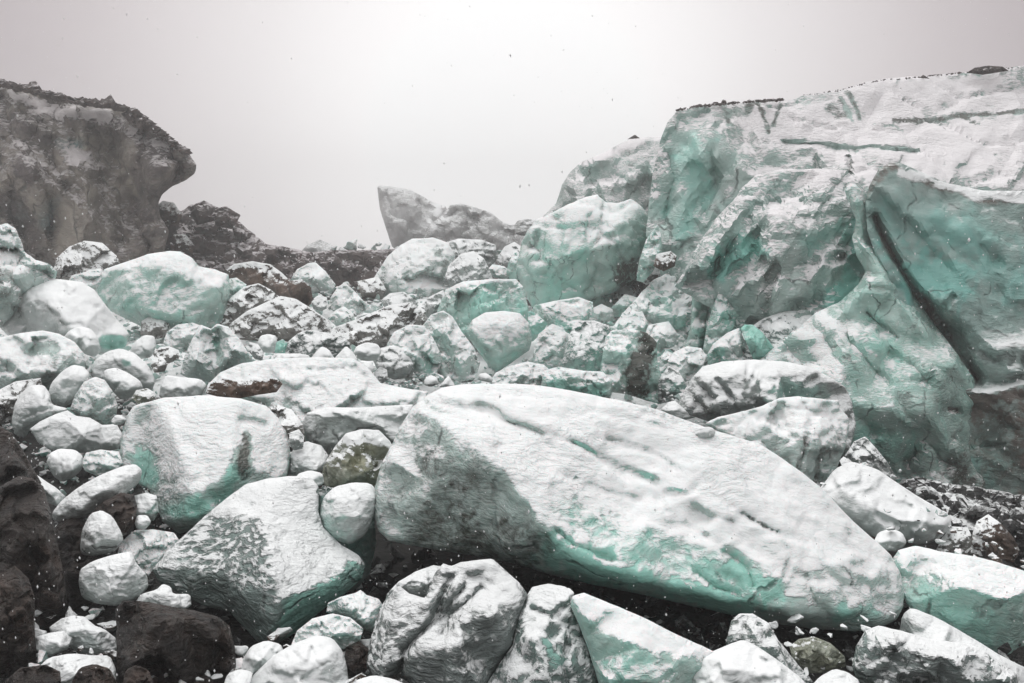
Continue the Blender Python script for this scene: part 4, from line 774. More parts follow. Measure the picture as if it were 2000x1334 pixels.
# dark rocks
def RK(label, pts, **k): return B('rock', label, pts, cat='rock', **{'mat': 'rock', 'rd': 0, 'tilt': .2, **k})
RK('dark brown rock slab at the left edge beneath the snowy cobbles', '-40,830 0,832 24,846 48,884 66,918 82,944 60,970 -40,975', D=7.7, sd='left edge rock slab')
RK('large cracked brown and grey rock on the left edge', '-60,952 0,950 36,930 62,934 84,950 100,1000 112,1060 124,1120 132,1180 128,1226 80,1250 -60,1260', ridges=['-20,990,-40 50,985,-70 90,1010,-50', '20,1100,-70 90,1120,-60 110,1190,-40'], D=6.2, sd='cracked brown rock', st=[('g', 12, 5, '0,1040 40,1010 60,1070 80,1120'), ('dirt', .6, 40, '90,1080 100,1180')])
RK('lighter brown rough rock in the bottom left corner', '-40,1100 0,1098 28,1104 56,1130 68,1164 68,1230 72,1290 40,1320 -40,1330', D=5.5, st=[('dirt', .8, 90, '20,1200')], sd='bottom left rough rock')
RK('black shadowed rock behind the scratched faceted boulder', '100,1040 125,1010 160,1010 200,1060 240,1150 236,1200 180,1240 130,1230 118,1150', D=7.1, bulge=.1)
RK('brown rock carrying the sausage shaped boulder', '170,1010 200,980 236,962 262,966 268,990 264,1022 244,1042 210,1030', D=7.2, st=[('dirt', .8, 90, '220,1000')])
RK('big black faced rock with a rusty corner at the bottom left', '226,1190 240,1172 290,1176 340,1186 380,1192 424,1204 448,1222 458,1262 462,1330 464,1400 230,1400', ridges=['240,1200,-10 320,1208,-40 430,1228,-30', '250,1300,-60 380,1310,-70 450,1310,-40'], D=5.3, tilt=.1, sd='black faced rock', st=[('dirt', .9, 20, '440,1230 430,1290'), ('dirt', .5, 20, '270,1180 340,1190')])
RK('dark wet rock at the very bottom left edge of the frame', '10,1330 40,1304 90,1298 118,1312 125,1400 10,1400', D=4.7)
RK('rounded brown stone at the bottom edge left of the black faced rock', '138,1335 155,1304 185,1296 215,1306 232,1340 232,1400 138,1400', D=4.7, rd=1, st=[('dirt', .8, 90, '180,1320')])
RK('small rounded brown stone against the foot of the black faced rock', '238,1340 246,1308 266,1298 290,1308 302,1340 302,1400 238,1400', D=4.6, rd=1, st=[('dirt', .8, 90, '270,1330')])
RK('dark rock in the shadow under the split wedge block', '440,1230 470,1220 530,1260 600,1240 640,1210 700,1170 740,1150 745,1230 700,1300 560,1320 460,1320', D=6.9, bulge=.1)
G('grey snowed chunk with a sharp crown in the bottom left hollow', '96,1225 120,1208 142,1202 164,1204 186,1222 206,1230 226,1246 232,1270 210,1280 160,1276 130,1262 104,1258', 'smooth', D=5.7, tilt=.4, rd=0, sd='sharp crowned chunk', st=[('snowb', -.3, 24, '180,1250')])
G('pinkish low snowy chunk beside the bottom left rough rock', '68,1270 70,1244 96,1236 126,1232 142,1246 132,1268 100,1282', 'smooth', D=5.5, tilt=.5, rd=0)
G('wide snow draped lump at the bottom left edge', '70,1308 95,1284 140,1276 180,1280 215,1280 228,1310 226,1345 160,1350 90,1345', 'smooth', D=5.0, tilt=.7)
G('small snowy fist sized knob in the bottom left hollow', '60,1232 66,1212 76,1222 82,1244 70,1252', 'smooth', D=5.9, rd=0)
# bottom centre
G('snow rounded boulder with a pitted patch at the bottom edge left of centre', '452,1400 470,1350 500,1312 540,1276 580,1254 620,1240 650,1246 670,1272 680,1312 684,1400', 'smooth', ridges=['520,1320,-24 590,1290,-44 650,1290,-24'], D=4.9, tilt=.7, sd='pitted bottom boulder', name='ice_boulder', st=[('snowb', -.35, 16, '630,1300 650,1330'), ('dirt', .8, 8, '630,1296 625,1310'), ('snowb', -.2, 20, '560,1320')])
G('small striped snow lump at the right corner of the black faced rock', '464,1322 472,1290 490,1262 520,1250 548,1258 556,1276 530,1300 500,1330', 'smooth', D=5.3, name='ice_boulder', tilt=.5)
G('tiny snow lump at the bottom edge beside the black faced rock', '434,1345 444,1316 468,1306 494,1312 490,1345 480,1380 434,1380', 'smooth', D=4.9, name='ice_boulder')
G('capped ice lump with a peaked snow hat below the wedge block', '637,1196 640,1178 664,1166 694,1158 704,1152 716,1162 740,1170 752,1190 746,1216 726,1234 700,1228 672,1206', 'white', D=5.8, tilt=.5, name='ice_boulder', sd='snow hatted lump', rnd=.18)
G('flat snow covered ice pillow under the snow hatted lump', '568,1262 580,1232 610,1208 650,1198 684,1206 710,1228 704,1250 672,1268 640,1262 610,1262', 'white', D=5.5, tilt=.6, sd='snow pillow')
G('crumpled ice block with deep folds in the bottom centre', '716,1300 722,1256 734,1210 750,1176 778,1144 800,1160 830,1168 850,1120 866,1100 880,1106 900,1098 935,1094 962,1092 985,1112 1014,1138 1030,1160 1024,1186 1012,1222 1004,1256 980,1292 950,1340 940,1400 820,1400 800,1330 770,1320 740,1345',
  'ripple', ridges=['760,1180,-14 830,1180,-50 870,1130,-14 960,1115,-10', '870,1150,-40 850,1210,-34 800,1270,-50 790,1310,-30', '900,1190,-80 960,1200,-80 1000,1215,-30', '830,1290,-90 900,1260,-100 980,1240,-60', '850,1340,-90 930,1340,-80'], D=5.0, tilt=.5, rnd=.05, sd='crumpled block', chip=.4, facet=.3, fdir=(-55, 1.8), cuts=2,
  st=[('g', 36, 7, '880,1130 862,1170 850,1210 820,1240 790,1270 782,1320'), ('g', 30, 7, '940,1150 910,1180 880,1200 862,1240'), ('g', 24, 6, '905,1150 880,1180 860,1215'), ('snowb', .35, 30, '930,1120 980,1140'), ('snowb', .35, 26, '830,1270 860,1260'), ('snowb', .2, 26, '770,1200 810,1190'), ('snowb', -.35, 30, '930,1230 980,1220'), ('snowb', -.4, 24, '900,1310 930,1330'), ('dirt', .5, 12, '790,1280 786,1320'), ('g', -26, 26, '955,1200'), ('teal', -.5, 300, '880,1250')])
G('dim sloping block with a pocket hole behind the crumpled block', '748,1190 756,1160 778,1136 812,1116 846,1104 862,1106 852,1140 836,1172 800,1180 770,1184', 'grey', D=5.9, tilt=.3, st=[('snowb', .4, 16, '800,1130 840,1115'), ('g', 20, 6, '788,1158'), ('dirt', .8, 10, '788,1155')], sd='dim sloping block')
G('rippled ice block leaning against the crumpled block at the bottom', '930,1400 948,1340 975,1296 1000,1262 1012,1212 1026,1168 1040,1146 1072,1140 1106,1146 1116,1166 1128,1210 1148,1262 1164,1320 1176,1400', 'ripple', ridges=['1035,1175,-20 1080,1185,-30 1110,1180,-8', '1040,1240,-60 1060,1320,-70 1050,1380,-60'], D=4.95, tilt=.5, sd='leaning rippled block', rnd=.05, facet=.3, cuts=2,
  st=[('snowb', .4, 18, '1050,1150 1100,1156'), ('teal', .5, 22, '1060,1250 1090,1290'), ('snowb', -.35, 14, '1060,1240 1080,1290'), ('g', 22, 6, '1040,1190 1080,1205 1100,1185'), ('snowb', .15, 50, '1020,1300'), ('g', 16, 6, '1110,1260 1100,1300 1110,1340')])
G('tiny rubble lump wedged at the top of the dark cleft under the giant slab', '1096,1168 1100,1150 1112,1148 1122,1158 1118,1172 1106,1178', 'smooth', D=5.5, name='ice_shard', cat='ice shard')
G('triangular teal ice block with a broad white upper edge under the giant slab', '1114,1182 1118,1164 1140,1158 1170,1170 1210,1186 1260,1208 1320,1238 1370,1260 1404,1276 1380,1310 1350,1350 1340,1400 1186,1400 1168,1330 1150,1270 1130,1218', 'teal', ridges=['1135,1195,-20 1180,1240,-44 1250,1262,-60 1330,1290,-50', '1190,1330,-60 1280,1330,-70'], D=4.85, tilt=.42, rd=0, rnd=.06, chip=.3, facet=.2, cuts=1, sd='triangular teal block',
  st=[('snowb', .7, 26, '1150,1185 1220,1220 1300,1255 1370,1275'), ('teal', .5, 50, '1220,1300'), ('snowb', -.3, 30, '1200,1270 1260,1290'), ('snowb', .2, 14, '1240,1300 1330,1320'), ('snowb', -.5, 14, '1300,1280 1350,1290')])
G('snow crusted slab at the bottom edge under the crumpled block', '684,1400 690,1330 730,1318 770,1326 800,1340 820,1400', 'smooth', D=4.6, tilt=.6)
G('dark stone in the gap left of the crumpled block', '668,1310 676,1264 700,1252 722,1268 716,1310 700,1330', 'rock', D=5.3, name='rock', cat='rock')

# ================================================================== LEFT MIDDLE
G('craggy snow plastered ice ridge at the far left edge', '-60,440 0,440 14,436 30,446 40,470 48,492 70,508 96,516 112,530 106,552 70,562 40,600 0,640 -60,640', 'white', D=15.5, tilt=.3, chip=1.3, sd='craggy left ridge', st=[('dirt', 1, 16, '0,540 5,570'), ('snowb', -.7, 16, '0,540 5,570'), ('snowb', -.15, 40, '10,470 40,510')])
G('big slab with a long snow ramp, smooth grey face and teal foot', '0,640 8,590 28,562 60,552 110,545 160,550 184,566 204,592 232,628 252,652 246,676 222,692 188,690 150,662 120,660 60,668 20,660', 'smooth', ridges=['60,560,-14 84,585,-40 112,615,-56 130,648,-60', '150,600,-30 185,640,-40 230,655,-14'], D=15, tilt=.6, rd=0, chip=.4, sd='snow ramp slab',
  st=[('snowb', .6, 30, '120,570 160,610 190,630'), ('snowb', -.6, 30, '40,620 90,640'), ('teal', 1.2, 20, '205,665 235,670'), ('snowb', -.9, 16, '200,668 240,672'), ('teal', -.4, 40, '50,620'), ('dirt', .9, 4, '80,575 105,612 130,640')])
G('wrinkled teal scoop of ice joining the ramp slab to the wide teal hump', '128,560 140,538 170,530 198,524 200,545 190,566 192,592 170,600 140,585', 'white', D=17.5, tilt=.5, st=[('teal', .5, 20, '160,560')])
G('oval white boulder under the teal foot of the snow ramp slab', '122,662 134,646 156,637 178,642 192,660 197,684 186,698 166,692 140,676', 'smooth', D=14.1, tilt=.3, rnd=.3, name='ice_boulder', sd='oval white boulder')
G('broad snow mound with grey hollows at the left edge', '-60,700 -20,664 40,650 84,645 116,652 146,668 168,696 180,724 160,745 110,760 40,775 -60,780', 'white', ridges=['0,690,-24 60,672,-40 120,690,-34', '40,730,-44 110,725,-40'], D=12.6, tilt=.6, sd='broad left mound', name='snow_mound', cat='snow mound', st=[('snowb', -1, 15, '66,684 100,680'), ('g', 24, 13, '64,684 104,680'), ('snowb', -.35, 20, '120,700'), ('dirt', .7, 16, '100,720 90,745')])
G('low dirty snow shelf with brown stones at the left edge', '-60,800 -20,770 30,745 80,738 82,755 50,790 30,820 -20,840 -60,840', 'dirty', D=11.3, tilt=.5, name='rubble_mound', cat='rubble mound', sd='dirty snow shelf')
G('domed pale block with a faint teal panel below the oval white boulder', '174,728 186,702 210,686 236,680 264,690 290,714 304,744 296,764 262,762 220,752 190,750', 'smooth', ridges=['200,705,-14 240,700,-26 280,725,-16'], D=13, tilt=.5, rnd=.2, name='ice_boulder', sd='domed pale block', st=[('teal', .7, 16, '250,706'), ('snowb', -.4, 14, '250,706')])
G('smooth lozenge shaped boulder in front of the domed pale block', '198,738 204,722 226,718 250,728 274,744 280,758 262,776 238,782 218,764', 'smooth', D=11.8, tilt=.2, rnd=.3, name='ice_boulder', sd='lozenge boulder', st=[('snowb', -.4, 14, '245,774')])
G('blocky smooth ice boulder tilted to the left above the brown stained cobble', '94,768 100,748 120,726 142,712 164,716 176,730 172,752 150,782 124,796 104,790', 'smooth', ridges=['112,745,-12 140,735,-20 166,735,-8'], D=10.9, tilt=.35, rnd=.25, name='ice_boulder', sd='tilted blocky boulder')
G('striped standing slab with an olive stain among the left cobbles', '136,800 146,772 164,746 186,736 204,742 220,764 230,792 226,820 208,836 180,828 150,812', 'white', D=10.6, tilt=.3, rnd=.2, sd='olive smeared cobble', name='ice_boulder', st=[('dirt', .8, 7, '188,778 176,800'), ('snowb', -.3, 10, '185,780 175,805')])
G('tall rounded cobble with a pinkish crown at the left', '22,825 28,790 42,766 64,752 86,752 98,770 100,790 134,798 126,806 90,822 60,836 50,856 30,850', 'smooth', D=10.3, tilt=.3, rnd=.2, name='ice_boulder', sd='pink crowned cobble', st=[('dirt', .7, 8, '105,804')])
G('sharp edged wedge of ice with a rippled snow back at the left', '58,838 80,822 110,808 132,801 148,812 176,816 200,830 228,828 240,850 232,876 190,886 140,884 100,880 74,864', 'smooth', ridges=['75,838,-10 130,812,-8', '130,812,-8 160,848,-30 170,880,-26'], D=9.9, tilt=.4, rd=0, sd='sharp edged wedge', st=[('snowb', .5, 26, '190,840 215,860')])
G('rounded ice cobble above the sausage shaped boulder', '90,905 96,886 116,876 146,878 162,890 164,912 144,934 120,942 104,930', 'smooth', D=8.9, tilt=.3, rnd=.28, name='ice_boulder')
G('snow rippled flat stone right of the rounded cobble above the sausage shaped boulder', '158,905 168,884 196,878 232,882 240,905 220,925 190,930 166,920', 'white', D=8.9, tilt=.6)
G('small flesh toned pebble tucked beside the olive smeared cobble', '216,822 226,810 240,811 248,820 238,830 222,830', 'smooth', D=9.9, name='ice_boulder')
G('snowy pinkish rock tip above the sausage shaped boulder near the dark rock', '42,948 56,930 70,926 90,940 112,954 130,972 112,990 90,980 70,972', 'smooth', D=7.8, tilt=.6, st=[('dirt', .9, 10, '95,965')])
G('pale lumpy boulder left of the twin sided block', '318,672 326,648 346,634 376,630 398,638 402,660 380,690 350,688', 'white', D=15.4, tilt=.4, name='ice_boulder', sd='pale lumpy boulder')
G('twin sided block split by a dark wedge shaped groove left of centre', '352,730 360,696 376,660 392,634 412,642 424,632 446,638 468,662 488,694 502,716 490,742 440,748 380,745', 'white', ridges=['392,645,-14 385,700,-34', '425,645,6 428,700,4 440,735,-10', '440,650,-14 458,700,-34'], D=14, tilt=.45, sd='twin sided block', st=[('snowb', -1, 9, '420,660 430,700 440,735'), ('dirt', .4, 9, '416,650 425,690'), ('teal', .6, 14, '420,670'), ('snowb', .2, 18, '465,690 480,715')])
G('brownish pebbly boulder just left of the twin sided block', '298,690 312,678 330,676 350,684 350,700 330,710 306,706', 'dirty', name='boulder', cat='boulder', D=14.3)
G('round tan cobble below the brownish pebbly boulder', '294,712 302,698 318,698 328,710 322,726 302,728', 'dirty', name='boulder', cat='boulder', D=13.4)
G('snow capped brown footed block above the crest of the domed pale block', '250,692 262,668 282,654 302,656 306,676 296,698 270,702', 'smooth', D=14.6, tilt=.4, st=[('dirt', .7, 8, '290,698')])
G('olive tinged block left of the flat snow shelf', '310,778 314,750 324,732 350,736 392,740 404,752 390,778 350,784', 'smooth', D=11.9, tilt=.45, sd='olive tinged block', st=[('dirt', .35, 16, '345,755')])
G('small stone wedged between the lozenge boulder and the olive tinged block', '256,778 266,762 288,758 304,768 300,784 272,790', 'olive', D=11.2, name='ice_boulder')
G('wide snow shelf with brown and grey broken edges in the centre left', '396,790 404,752 430,728 470,710 540,700 620,698 690,700 722,722 742,748 800,760 836,765 826,800 800,830 760,850 700,860 640,870 570,860 520,810 440,800',
  'white', ridges=['430,745,-20 540,735,-30 640,728,-26 700,730,-20', '420,780,-40 560,775,-50 700,780,-56 800,790,-40', '600,840,-60 700,835,-60'], D=10.9, tilt=1.0, sd='wide snow shelf', name='snow_shelf', cat='snow shelf', st=[('snowb', .3, 60, '500,720 640,715 700,770'), ('snowb', -.4, 14, '560,790 580,820'), ('dirt', .6, 16, '540,765 590,780 580,810'), ('snowb', -.25, 22, '650,770 780,775'), ('dirt', .8, 8, '586,722 592,730'), ('snowb', -.5, 8, '586,722 592,730'), ('g', 14, 6, '600,724 670,722')])
G('band of brown rock showing under the edge of the wide snow shelf', '402,768 412,748 436,738 470,744 500,738 540,738 552,750 540,766 500,772 460,780 430,776', 'rocksnow', D=10.15, tilt=.2, name='rock', cat='rock', rd=0, amp=1.4, st=[('snowb', .5, 6, '410,745 440,738 500,740 540,740'), ('dirt', .8, 60, '480,760'), ('snowb', -.3, 16, '450,762 520,760')])
G('grey fronted ledge block with hanging snow lip beneath the wide snow shelf', '585,835 600,806 640,795 700,796 760,792 806,790 808,806 796,836 780,866 764,862 744,842 700,838 672,858 650,890 626,880 604,862', 'smooth', ridges=['604,818,-10 680,812,-22 760,810,-22 800,806,-10'], D=9.5, tilt=.15, rd=0, sd='grey fronted ledge', st=[('snowb', .7, 6, '600,806 680,798 800,794'), ('snowb', -.5, 30, '640,830 720,820'), ('dirt', .4, 14, '620,820 690,815')])
G('dark speckled crust block between the drooping white block and the grey fronted ledge', '520,800 540,790 570,800 592,830 598,866 580,880 556,850', 'dirty', D=9.2, tilt=.6)
G('small grey cube hidden right of the drooping white block crest', '562,868 566,845 584,838 594,852 592,876 574,880', 'grey', D=8.9, rd=0)
G('pale ice ball beside a teal pane in the snow above the wide shelf', '502,672 508,656 524,652 540,656 542,676 532,690 512,688', 'smooth', D=15.4, name='ice_boulder', sd='pale ice ball')
G('small upright teal pane of ice in the snow above the wide shelf', '536,690 540,668 552,662 562,670 562,690', 'teal', D=15.2, rd=0, tilt=0, name='ice_shard', cat='ice shard', st=[('teal', .8, 30, '550,680'), ('snowb', -.6, 12, '550,682')])
G('grey oval lump between the twin sided block and the pale ice ball', '480,678 488,668 504,672 516,690 512,704 498,702', 'grey', D=14.6, name='ice_boulder')
G('long rippled snow bank behind the twin peaked snow lumps', '556,694 562,668 580,652 600,644 640,650 664,654 682,668 690,690 640,704 590,704', 'ripple', D=14.8, tilt=.6, name='snow_bank', cat='snow bank', st=[('snowb', .2, 60, '620,680')])
G('left of two snow peaks side by side above the wide shelf', '604,705 614,690 628,676 642,682 656,704 640,714 616,712', 'smooth', D=13.6, tilt=.5)
G('right of two snow peaks side by side above the wide shelf', '650,704 662,690 676,675 690,688 700,704 684,714 662,712', 'smooth', D=13.5, tilt=.5)
G('rounded snow lump with a flat top right of the two snow peaks', '688,692 696,676 716,668 738,672 746,686 736,704 708,706', 'smooth', D=14, name='ice_boulder')
G('small faceted pebble left of the striped grey dome', '698,716 706,704 724,706 732,720 726,732 706,730', 'smooth', D=13.2, name='ice_boulder', rd=0)
G('pair worn knob in the snow under the striped grey dome', '700,744 706,728 726,728 738,744 734,758 708,756', 'white', D=12.9, name='ice_boulder')
G('elongated snow roll above the wide shelf left of the two snow peaks', '530,706 545,692 580,690 606,694 602,708 560,712', 'smooth', D=14.0, name='ice_boulder')

# ================================================================== SMALL RUBBLE AND STONES, each a thing of its own
def chunk_mesh(name, seed, mat, squash=.7, npts=16, rounding=.5):
    """broken lump: convex hull of random points, subdivided, softened and roughened"""
    import bmesh
    r = np.random.default_rng(seed)
    bm = bmesh.new()
    p = r.normal(size=(npts, 3)); p /= np.linalg.norm(p, axis=1)[:, None]; p *= r.uniform(.75, 1.1, (npts, 1)); p *= np.array([1.15, .9, squash])
    for v in p: bm.verts.new(tuple(v))
    h = bmesh.ops.convex_hull(bm, input=bm.verts)
    bmesh.ops.delete(bm, geom=[v for v in bm.verts if not v.link_faces], context='VERTS')
    bmesh.ops.triangulate(bm, faces=bm.faces)
    for k in range(3):
        bmesh.ops.subdivide_edges(bm, edges=bm.edges, cuts=1, use_grid_fill=True)
        if k < 2: bmesh.ops.smooth_vert(bm, verts=bm.verts, factor=rounding, use_axis_x=True, use_axis_y=True, use_axis_z=True)
    bmesh.ops.triangulate(bm, faces=bm.faces)
    V = np.array([v.co[:] for v in bm.verts]); bm.normal_update()
    Nn = np.array([v.normal[:] for v in bm.verts])
    d = fbm(V + seed, 1.6, 4) * .10
    f1, f2, idv = voro(V + seed, 1.9)
    d += (np.minimum(f2 - f1, .2) - .1) * .07
    V = V + Nn * d[:, None]
    Fc = [tuple(v.index for v in f.verts) for f in bm.faces]
    bm.verts.index_update()
    Fc = [tuple(v.index for v in f.verts) for f in bm.faces]
    bm.free()
    me = make_mesh(name, V, Fc, M[mat])
    if rounding < .3: me.set_sharp_from_angle(angle=math.radians(24))
    return me
PROTO = {}
for mt, n, rd_ in (('smooth', 5, .3), ('white', 7, .06), ('grey', 4, .05), ('moraine', 4, .03), ('rocksnow', 3, .05), ('teal', 4, .04)):
    PROTO[mt] = [chunk_mesh({'moraine': 'stone', 'rocksnow': 'stone'}.get(mt, 'ice_chunk'), 100 + 13 * i + len(mt), mt, RNG.uniform(.6, .9), int(RNG.integers(8, 13)), rd_) for i in range(n)]

BB = [(b_[0], b_[1], b_[0][:, 0].min(), b_[0][:, 0].max(), b_[0][:, 1].min(), b_[0][:, 1].max()) for b_ in BLOCKS]
def covered(x, y, d):
    for o, D, x0, x1, y0, y1 in BB:
        if D < d and x0 < x < x1 and y0 < y < y1:
            if inside(np.array([x]), np.array([y]), o)[0]: return True
    return False
LM = [(b[4], b[5], b[2], b[3]) for b in BLOCKS if b[2] and b[3] > 25]
from collections import defaultdict
placed = []; used = defaultdict(list)
def near_label(x, y):
    best = sorted(LM, key=lambda q: math.hypot(q[0] - x, (q[1] - y) * 1.3) - q[3] * .4)[0]
    dx, dy = x - best[0], y - best[1]
    if abs(dx) > abs(dy) * 1.1: s = 'right of' if dx > 0 else 'left of'
    else: s = 'below' if dy > 0 else 'behind'
    return s, best[2]
def lay(x, y, r, mt, d=None, up=0.25):
    d = d or Dfun(y)
    if covered(x, y - r * .75, d): return False
    for (a, b, c) in placed:
        if math.hypot(a - x, b - y) < (c + r) * .54: return False
    placed.append((x, y, r))
    me = PROTO[mt][int(RNG.integers(len(PROTO[mt])))]
    nm = 'stone' if mt in ('moraine', 'rocksnow') else 'ice_chunk'
    ob = bpy.data.objects.new(nm, me); COL.objects.link(ob)
    R = r * d / F
    c = P(x, y, d)
    ob.location = c
    ob.rotation_euler = (RNG.uniform(-.35, .35), RNG.uniform(-.35, .35), RNG.uniform(0, 6.28))
    ob.scale = (R * RNG.uniform(.9, 1.25), R * RNG.uniform(.85, 1.1), R * RNG.uniform(.75, 1.15))
    look = {'smooth': 'smooth snowy lump', 'white': 'rough snowy chunk', 'grey': 'grey gritty chunk', 'moraine': 'dark moraine stone', 'rocksnow': 'brown flecked stone', 'teal': 'pale teal ice chip'}[mt]
    sz = 'tiny' if r < 7 else 'small' if r < 13 else 'medium sized'
    s, n = near_label(x, y)
    key = (sz, look, s, n)
    used[key].append(ob)
    return True
# angular broken blocks packed between the big ones
for k_, (x, y, w_, h_) in enumerate([(1240,640,62,52),(1292,655,54,62),(1215,684,44,38),(1062,566,50,42),(1150,656,46,36),(1228,602,60,46),(1176,612,44,32),(1282,604,66,52),
        (700,642,62,36),(958,562,62,42),(905,542,72,46),(1040,486,44,42),(822,544,66,52),(778,594,62,42),(728,562,54,42),(1474,732,62,44),(1522,704,54,42),(1402,742,44,36),(1342,692,44,52),
        (450,682,52,40),(302,642,62,42),(250,622,52,38),(344,604,52,38),(1330,610,56,60),(1380,640,50,52),(1110,640,50,40),(640,690,56,34),(590,630,54,34),(1260,700,48,36),(560,600,50,36)]):
    mt = ['teal', 'white', 'teal', 'white', 'grey'][k_ % 5]
    if x < 900: mt = ['white', 'grey', 'dirty'][k_ % 3]
    n_ = int(RNG.integers(5, 8)); a0 = RNG.uniform(0, 6.28)
    an_ = [a0 + (i + RNG.uniform(-.28, .28)) * 6.283 / n_ for i in range(n_)]
    pts_ = [(x + w_ * .62 * math.cos(a) * RNG.uniform(.8, 1.1), y + h_ * .62 * math.sin(a) * RNG.uniform(.8, 1.1)) for a in an_]
    if covered(x, y - h_ * .3, Dfun(y + h_ * .5)): continue
    ob = block('ice_block', None, pts_, mat=mt, D=Dfun(y + h_ * .5) * .985, tilt=.45, facet=.5, smooth=1, bulge=.45, cat='ice block')
    placed.append((x, y, (w_ + h_) * .22))
    used[('broken', {'teal': 'angular teal ice block', 'white': 'angular snowy ice block', 'grey': 'angular grey ice block', 'dirty': 'angular gritty ice block'}[mt], *near_label(x, y))].append(ob)

def scatter(n, poly, r0, r1, mts, power=2.0, d=None):
    pl = np.array(parse(poly)); k = 0; t = 0
    while k < n and t < n * 90:
        t += 1
        x = RNG.uniform(pl[:, 0].min(), pl[:, 0].max()); y = RNG.uniform(pl[:, 1].min(), pl[:, 1].max())
        if not inside(np.array([x]), np.array([y]), pl)[0]: continue
        r = r0 + (r1 - r0) * RNG.random() ** power
        if lay(x, y, r, mts[int(RNG.integers(len(mts)))], d): k += 1
ice = ['white', 'white', 'teal', 'white', 'grey', 'smooth']
scatter(24, '620,480 900,470 1000,560 900,620 640,600', 7, 20, ['white', 'white', 'grey'])
scatter(40, '500,600 760,600 1000,540 1000,640 760,700 500,720', 8, 26, ice, 1.4)
scatter(30, '440,560 760,560 900,640 560,660', 5, 14, ['white', 'grey', 'smooth'])
scatter(46, '480,640 740,640 860,740 820,760 480,715', 5, 15, ['smooth', 'white', 'white', 'white'])
scatter(26, '700,560 900,560 880,620 760,600', 4, 11, ice + ['teal'])
scatter(34, '900,500 1060,480 1080,600 900,560', 4, 11, ice + ['teal'])
scatter(40, '1030,560 1260,560 1330,700 1180,700 1050,640', 8, 24, ['white', 'teal', 'teal', 'white'])
scatter(34, '1200,590 1350,590 1500,700 1340,740 1280,720', 7, 20, ['white', 'teal', 'grey'])
scatter(44, '200,560 520,600 520,700 300,720 180,640', 8, 24, ice, 1.5)
scatter(30, '0,560 200,640 300,760 240,840 0,840', 6, 16, ice)
scatter(20, '230,760 620,840 640,960 560,960 230,900', 6, 14, ['smooth', 'white'])
scatter(14, '1300,640 1560,700 1400,760 1300,800', 5, 12, ['white', 'grey', 'smooth'])
scatter(18, '1640,850 1850,960 1900,1090 1780,1070 1600,960', 6, 15, ['white', 'grey', 'smooth'])
scatter(16, '1780,1000 2000,1080 2000,1120 1840,1080', 5, 12, ['rocksnow', 'white', 'grey'])
scatter(60, '240,495 470,475 560,515 760,520 840,560 700,600 560,540 430,540 240,520', 3, 12, ['moraine', 'moraine', 'rocksnow', 'moraine'], 2.5)
scatter(30, '400,520 640,560 760,600 640,640 420,640', 4, 13, ['rocksnow', 'grey', 'white', 'moraine'])
scatter(34, '60,1180 240,1180 480,1260 700,1180 740,1334 60,1334', 8, 20, ['smooth', 'rocksnow', 'white'])
scatter(14, '1500,1210 1760,1200 1700,1334 1500,1334', 8, 18, ['grey', 'smooth'])
for (sz, look, s, n), obs in used.items():
    for o in obs:
        o['category'] = 'stone' if 'stone' in look else 'ice block' if 'block' in look else 'ice chunk'
        if len(obs) > 1:
            o['label'] = f'{sz} {look}, among others {s} the {n}'; o['group'] = f'{sz} {look}s {s} the {n}'
        else:
            o['label'] = f'{sz} {look} {s} the {n}'

# ================================================================== FINE RUBBLE, past counting
def rubble(name, n, poly, r0, r1, mat, label, seed, clear=False):
    r = np.random.default_rng(seed); pl = np.array(parse(poly)); V = []; Fc = []
    shapes = []
    import bmesh
    for q in range(8):
        bm = bmesh.new(); p = r.normal(size=(10, 3)); p /= np.linalg.norm(p, axis=1)[:, None]
        for v in p * np.array([1.2, 1, .75]): bm.verts.new(tuple(v))
        bmesh.ops.convex_hull(bm, input=bm.verts); bmesh.ops.triangulate(bm, faces=bm.faces)
        bmesh.ops.delete(bm, geom=[v for v in bm.verts if not v.link_faces], context='VERTS')
        bm.verts.index_update()
        shapes.append((np.array([v.co[:] for v in bm.verts]), [tuple(v.index for v in f.verts) for f in bm.faces])); bm.free()
    k = 0
    while k < n:
        y = r.uniform(pl[:, 1].min(), pl[:, 1].max()); x = r.uniform(pl[:, 0].min(), pl[:, 0].max())
        if not inside(np.array([x]), np.array([y]), pl)[0]: continue
        k += 1
        g = P(x, y, Dfun(y) * r.uniform(1.0, 1.08))
        gz = ground_z(g[0], g[1])
        if clear:
            q_ = np.array([g[0], g[1], gz]) @ CR
            if any(covered(1000 - q_[0] / q_[2] * F, 667 + q_[1] / q_[2] * F + o_, 99) for o_ in (-6, 6)): continue
        R_ = (r0 + (r1 - r0) * r.random() ** 2.5) * Dfun(y) / F
        c = np.array([g[0], g[1], gz + R_ * .3])
        vs, fs = shapes[int(r.integers(8))]
        rot = np.array(Euler(r.uniform(0, 6.28, 3)).to_matrix())
        o = len(V)
        for v in vs: V.append(tuple(c + rot @ (v * R_)))
        Fc += [tuple(i + o for i in f) for f in fs]
    me = make_mesh(name, V, Fc, M[mat], None, False)
    ob = bpy.data.objects.new(name, me); COL.objects.link(ob); tag(ob, label, 'rubble', kind='stuff')
rubble('ice_rubble', 6000, '0,520 500,560 900,500 1100,500 1350,540 1500,700 1700,840 2000,1000 2000,1120 1500,1000 900,800 600,960 200,1000 0,860', 3, 13, 'white', 'fine broken ice rubble under snow filling the gaps between the big blocks', 5)
rubble('gravel', 3600, '0,880 260,940 760,1020 1100,1060 1700,1180 2000,1000 2000,1334 0,1334', 2, 20, 'grit', 'dark gravel and grit lying in the shadowed hollows of the foreground', 6)
rubble('snow_crumbs', 1700, '0,900 260,960 760,1080 1400,1200 2000,1040 2000,1334 0,1334', 3, 12, 'smooth', 'snowy crumbs of ice strewn over the dark gravel in the foreground', 8, True)

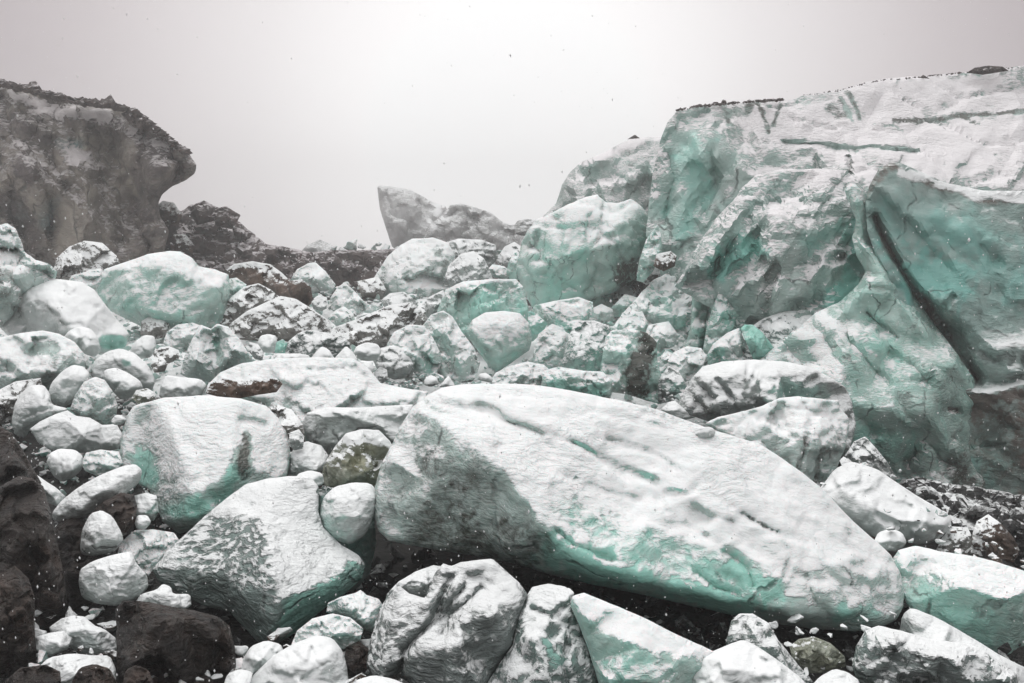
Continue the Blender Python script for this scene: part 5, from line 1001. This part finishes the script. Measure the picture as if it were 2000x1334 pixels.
# ================================================================== FALLING SNOW
def snowfall(n=11000):
    V = []; Fc = []
    r = np.random.default_rng(3)
    for i in range(n):
        d = 2.6 + 12 * r.random() ** .8
        x = (r.random() * 2 - 1) * d * .95; z = (r.random() * 2 - 1) * d * .65 - .3
        if z < -3.0 or (z > .25 * d ** .5 and r.random() < .6): continue
        s = r.uniform(.0020, .0056) * (1 if z < .6 else .7)
        k = len(V)
        sh = r.uniform(.6, 1.3, 3) * s
        c = np.array([x, d, z])
        dr = np.array([r.uniform(-.3, .5), 0, -1.0]) * s * r.uniform(0, 1.2)
        for v in ((1, 0, 0), (-1, 0, 0), (0, 1, 0), (0, -1, 0)): V.append(tuple(c + np.array(v) * sh))
        V.append(tuple(c + np.array((0, 0, 1)) * sh - dr)); V.append(tuple(c - np.array((0, 0, 1)) * sh + dr))
        for a, b in ((0, 2), (2, 1), (1, 3), (3, 0)):
            Fc.append((k + a, k + b, k + 4)); Fc.append((k + b, k + a, k + 5))
    m = bpy.data.materials.new('snowflake'); m.use_nodes = True
    nt = m.node_tree; nt.nodes.clear()
    o_ = nt.nodes.new('ShaderNodeOutputMaterial'); a_ = nt.nodes.new('ShaderNodeBsdfDiffuse'); b_ = nt.nodes.new('ShaderNodeBsdfTranslucent'); c_ = nt.nodes.new('ShaderNodeMixShader')
    a_.inputs[0].default_value = (.88, .88, .89, 1); b_.inputs[0].default_value = (.97, .97, .97, 1); c_.inputs[0].default_value = .72
    nt.links.new(a_.outputs[0], c_.inputs[1]); nt.links.new(b_.outputs[0], c_.inputs[2]); nt.links.new(c_.outputs[0], o_.inputs[0])
    me = make_mesh('falling_snow', V, Fc, m)
    o = bpy.data.objects.new('falling_snow', me); COL.objects.link(o)
    tag(o, 'scattered white snowflakes drifting through the air over the whole ice field', 'snowfall', kind='stuff')
snowfall()

# ================================================================== HAZE
def haze():
    x0, x1, y0, y1, z0, z1 = -290, 290, -5, 251, -8, 45
    V = [(x, y, z) for x in (x0, x1) for y in (y0, y1) for z in (z0, z1)]
    Fc = [(0, 1, 3, 2), (4, 6, 7, 5), (0, 4, 5, 1), (2, 3, 7, 6), (0, 2, 6, 4), (1, 5, 7, 3)]
    m = bpy.data.materials.new('haze'); m.use_nodes = True
    nt = m.node_tree; nt.nodes.clear()
    o = nt.nodes.new('ShaderNodeOutputMaterial'); v = nt.nodes.new('ShaderNodeVolumePrincipled')
    v.inputs['Color'].default_value = (.93, .92, .92, 1); v.inputs['Density'].default_value = 0.0034
    nt.links.new(v.outputs[0], o.inputs['Volume'])
    me = bpy.data.meshes.new('haze'); me.from_pydata(V, [], Fc); me.materials.append(m); me.update()
    ob = bpy.data.objects.new('haze', me); COL.objects.link(ob)
    tag(ob, 'pale snowy fog filling the valley between the cliffs and the sky', 'haze', kind='stuff')
haze()
